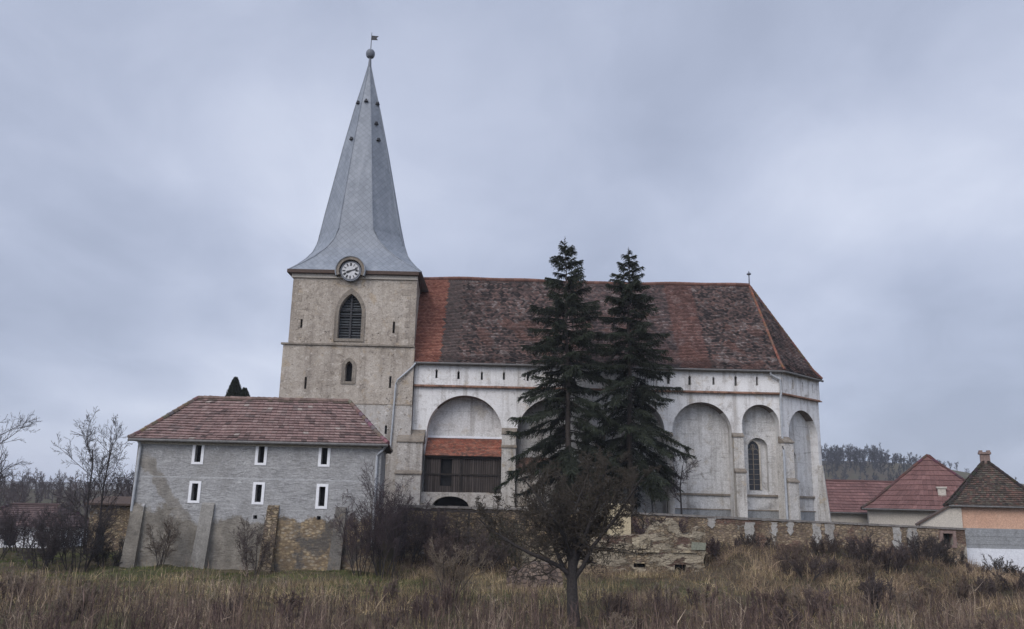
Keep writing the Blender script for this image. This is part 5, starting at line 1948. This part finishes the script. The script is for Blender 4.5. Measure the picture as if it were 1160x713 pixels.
fspots = [(1004, 505, 9), (1016, 500, 8), (1030, 495, 11), (1038, 500, 8), (1047, 497, 7), (1066, 490, 8), (1076, 492, 7), (1084, 488, 8), (1094, 490, 6.5), (1122, 485, 7), (1150, 485, 7), (992, 510, 10)]
protos = []
for i, (px, Y, H) in enumerate(fspots):
    X = at(px, 530, Y).x
    zg = float(height(X, Y))
    lab = 'small bare tree on the skyline of the far right hill'
    if i < 3:
        o, _ = bare_plant('ridge_tree', (X, Y), lab, 'tree', H * .72, FT, 500 + i, 1, .22, .2, (.05, .047, .05), 'bare trees along the far hill ridge', 0, .05)
        protos.append((o, H))
    else:
        q, h0 = protos[i % 3]
        o = copy_tree(q)
        o.location = (X, Y, zg - .1)
        s = H / h0
        o.scale = (s, s, s)
        o.rotation_euler.z = i * 1.7


def wood(name, label, spots, col, seed, minr=.09):
    rr = random.Random(seed)
    segs = []
    for x, y, H in spots:
        z = float(height(x, y))
        s = []
        grow(s, Vector((x, y, z - .2)), Vector((0, 0, 1)), H * .75, .2, 0, rr, [dict(n=7, segs=3, ratio=.5, ang=.7, up=.05, wig=.1, start=.2, rr=.5), dict(n=6, segs=2, ratio=.55, ang=.65, wig=.2, start=.1, rr=.6), dict(n=4, segs=2, ratio=.55, ang=.6, wig=.2, start=.1, rr=.7), dict(n=0, segs=1, wig=.2)])
        segs += s
    V, F = tubes_np([(a, b, max(r, minr), max(q, minr * .8)) for a, b, r, q, l in segs], 3)
    g = np.random.default_rng(seed)
    o = np_mesh(name, V, F, M['twig'], None, np.repeat(np.array([col]) * g.uniform(.7, 1.3, (len(segs), 1)), 6, 0))
    return tag(o, label, 'wood', None, 'stuff')


rr = random.Random(3)
sp = []
for i in range(95):
    px = rr.uniform(925, 1000) if i < 75 else rr.uniform(990, 1030)
    Y = rr.uniform(430, 505)
    sp.append((at(px, 530, Y).x, Y, rr.uniform(8, 11.5) * (1 if i < 75 else .6)))
for i in range(170):
    px, Y = rr.uniform(915, 1075), rr.uniform(385, 480)
    sp.append((at(px, 530, Y).x, Y, rr.uniform(3, 6)))
wood('far_wood', 'bare brown grey wood on the far hill right of the apse', sp, (.042, .041, .046), 1, .07)
sp = []
for i in range(150):
    px = rr.uniform(-60, 175)
    Y = rr.uniform(150, 330)
    sp.append((at(px, 560, Y).x, Y, rr.uniform(5.5, 8.5)))
wood('left_wood', 'brown leafless wood covering the low hill on the far left', sp, (.07, .053, .05), 2, .035)


# ------------------------------------------------------------------ ground cover (nobody could count it)
def put(n, xr, yr, g, dens=None):
    x = g.uniform(xr[0], xr[1], n)
    y = g.uniform(yr[0], yr[1], n)
    k = np.abs(x) < .66 * y + 3
    if dens is not None:
        k &= g.random(n) < dens(x, y)
    x, y = x[k], y[k]
    return np.stack([x, y, height(x, y) - .03], -1)


def clump(x, y, s=.35, o=0.0):
    return .5 + .5 * np.sin(x * s * 2.1 + 1.7 * np.sin(y * s * 1.3 + o) + o) * np.sin(y * s * 1.7 + 1.3 * np.sin(x * s * .9 - o))


def dirs(n, g, tilt):
    a = g.uniform(0, 2 * PI, n)
    t = np.abs(g.normal(0, tilt, n))
    return np.stack([np.sin(t) * np.cos(a), np.sin(t) * np.sin(a), np.cos(t)], -1)


def in_front(x, y):
    """1 where open ground (in front of all walls)"""
    wl = np.where((x > -21.3) & (x < -6.9), 47.3, np.where(x < -21, 75.0, np.where(x < 4.6, 53.4, np.where(x < 11.7, 50.2, 52.7))))
    wl = np.where(x > 28, 53.5, wl)
    return (y < wl).astype(float)


def tone(P0):
    """growth in patches: some tussocks are pale, others dark"""
    x, y = P0[:, 0], P0[:, 1]
    a = np.sin(x * .9 + 2.1 * np.sin(y * .45 + .3 * x)) * np.sin(y * 1.3 + 1.7 * np.sin(x * .55))
    b = np.sin(x * 2.7 + 1.9 * np.sin(y * 1.9)) * np.sin(y * 3.1 + 1.3 * np.sin(x * 2.2 + 1))
    c = np.sin(x * .28 + 1.1 * np.sin(y * .21)) * np.sin(y * .5 + x * .12)
    return np.clip(1 + .38 * a + .3 * b + .25 * c, .25, 2.2)[:, None]


def pal_cols(g, n, pal, P0=None):
    p = np.array(pal)
    if P0 is None:
        i = g.integers(0, len(p), n)
        return p[i] * g.uniform(.7, 1.3, (n, 1))
    t = tone(P0)
    k = np.clip((t[:, 0] - .3) / 1.5 * len(p) + g.normal(0, .9, n), 0, len(p) - 1e-3).astype(int)
    return p[k] * g.uniform(.75, 1.25, (n, 1)) * (.6 + .4 * t)


def stuff_mesh(name, parts, label, cat):
    VV, FF, CC, off = [], [], [], 0
    for V, F_, c in parts:
        VV.append(V); FF.append(F_ + off); CC.append(c)
        off += len(V)
    o = np_mesh(name, np.concatenate(VV), np.concatenate(FF), M['herb'], None, np.concatenate(CC))
    return tag(o, label, cat, None, 'stuff')


g = np.random.default_rng(99)
# short green grass near the house and in patches
P0 = put(190000, (-32, 34), (36, 54), g, lambda x, y: in_front(x, y) * np.where(x < -3, np.clip((y - 38) / 5, 0.08, 1), .4 * clump(x, y)) * (.35 + .65 * clump(x, y, .5, 2)))
n = len(P0)
V, F_, _ = ribbons(P0, dirs(n, g, .45), g.uniform(.1, .28, n), g.uniform(.1, .5, n), g.uniform(.012, .022, n), 2, g)
stuff_mesh('green_grass', [(V, F_, np.repeat(pal_cols(g, n, [(.055, .07, .024), (.075, .095, .03), (.10, .12, .04), (.15, .145, .06)], P0), 6, 0))], 'short green grass on the strip before the grey house', 'grass')
# tall dry grass
P0 = put(150000, (-32, 36), (24, 53), g, lambda x, y: in_front(x, y) * (.15 + .85 * clump(x, y, .4, 1) ** 1.5) * np.where((x < -7) & (y > 43.5), .12, 1.0) * np.clip((y - 27) / 8, .2, 1))
n = len(P0)
V, F_, _ = ribbons(P0, dirs(n, g, .25 + .5 * clump(P0[:, 0], P0[:, 1], .5, 9)), g.uniform(.3, .95, n) * (.5 + .5 * tone(P0)[:, 0]), g.uniform(.2, .8, n), g.uniform(.012, .02, n), 3, g)
stuff_mesh('dry_grass', [(V, F_, np.repeat(pal_cols(g, n, [(.12, .085, .055), (.19, .14, .08), (.27, .2, .11), (.34, .26, .15), (.42, .33, .2)], P0), 8, 0))], 'tall tan dry grass over the field', 'grass')
# tall dead weeds in the foreground
P0 = put(42000, (-30, 32), (17, 43), g, lambda x, y: np.clip((39.5 - y) / 7, 0, 1) * (.15 + .85 * clump(x, y, .55, 3)))
n = len(P0)
Lw = g.uniform(.4, 1.1, n) * (.35 + .9 * clump(P0[:, 0], P0[:, 1], .8, 7)) * (.75 + .35 * tone(P0)[:, 0])
D0 = dirs(n, g, .16)
cw = pal_cols(g, n, [(.05, .036, .035), (.07, .049, .046), (.09, .061, .054), (.12, .083, .07), (.18, .13, .1), (.28, .22, .165)], P0)
parts = []
V, F_, PP = ribbons(P0, D0, Lw, np.zeros(n) + .05, g.uniform(.014, .022, n), 3, g)
parts.append((V, F_, np.repeat(cw, 8, 0)))
for j in range(7):
    t_ = g.uniform(.3, .95, n)
    b = P0 + D0 * (Lw * t_)[:, None]
    d = D0 * .8 + dirs(n, g, 1.1)
    d /= np.linalg.norm(d, axis=1, keepdims=True)
    V, F_, _ = ribbons(b, d, Lw * g.uniform(.15, .38, n), np.zeros(n), g.uniform(.008, .016, n), 1, g)
    parts.append((V, F_, np.repeat(cw * g.uniform(.8, 1.25, (n, 1)), 4, 0)))
stuff_mesh('dead_weeds', parts, 'dense purplish brown dead weed stalks along the front of the field', 'weeds')
# brambles over the bank on the right and under the terrace
P0 = put(110000, (-8, 36), (38, 53.5), g, lambda x, y: in_front(x, y) * np.where(x > 12, 1.0, np.where(x > -6.5, np.clip((y - 45) / 5, 0, .8) * np.where(x > 6, .35, 1), 0)) * (.25 + .75 * clump(x, y, .6, 5)))
n = len(P0)
V, F_, _ = ribbons(P0, dirs(n, g, .75), g.uniform(.4, 1.3, n) * (.55 + .5 * tone(P0)[:, 0]), g.uniform(.35, 1.0, n), g.uniform(.014, .024, n), 5, g)
stuff_mesh('brambles', [(V, F_, np.repeat(pal_cols(g, n, [(.05, .036, .032), (.075, .052, .043), (.1, .07, .055), (.14, .1, .072), (.21, .15, .1), (.3, .22, .145)], P0), 12, 0))], 'tangled brown brambles and matted grass on the bank under the long wall', 'brambles')

# ------------------------------------------------------------------ haze
mb = MB()
mb.box((-3400, -500, -3), (3400, 3400, 62))
hz = mb.build('haze', None)
m = bpy.data.materials.new('haze_air')
m.use_nodes = True
nt = m.node_tree
nt.nodes.clear()
out = node(nt, 'ShaderNodeOutputMaterial')
pv = node(nt, 'ShaderNodeVolumePrincipled', {'Color': (.82, .86, .95, 1), 'Density': .0003})
nt.links.new(pv.outputs[0], out.inputs['Volume'])
hz.data.materials.append(m)
tag(hz, 'thin grey damp air over the valley', 'haze', None, 'stuff')
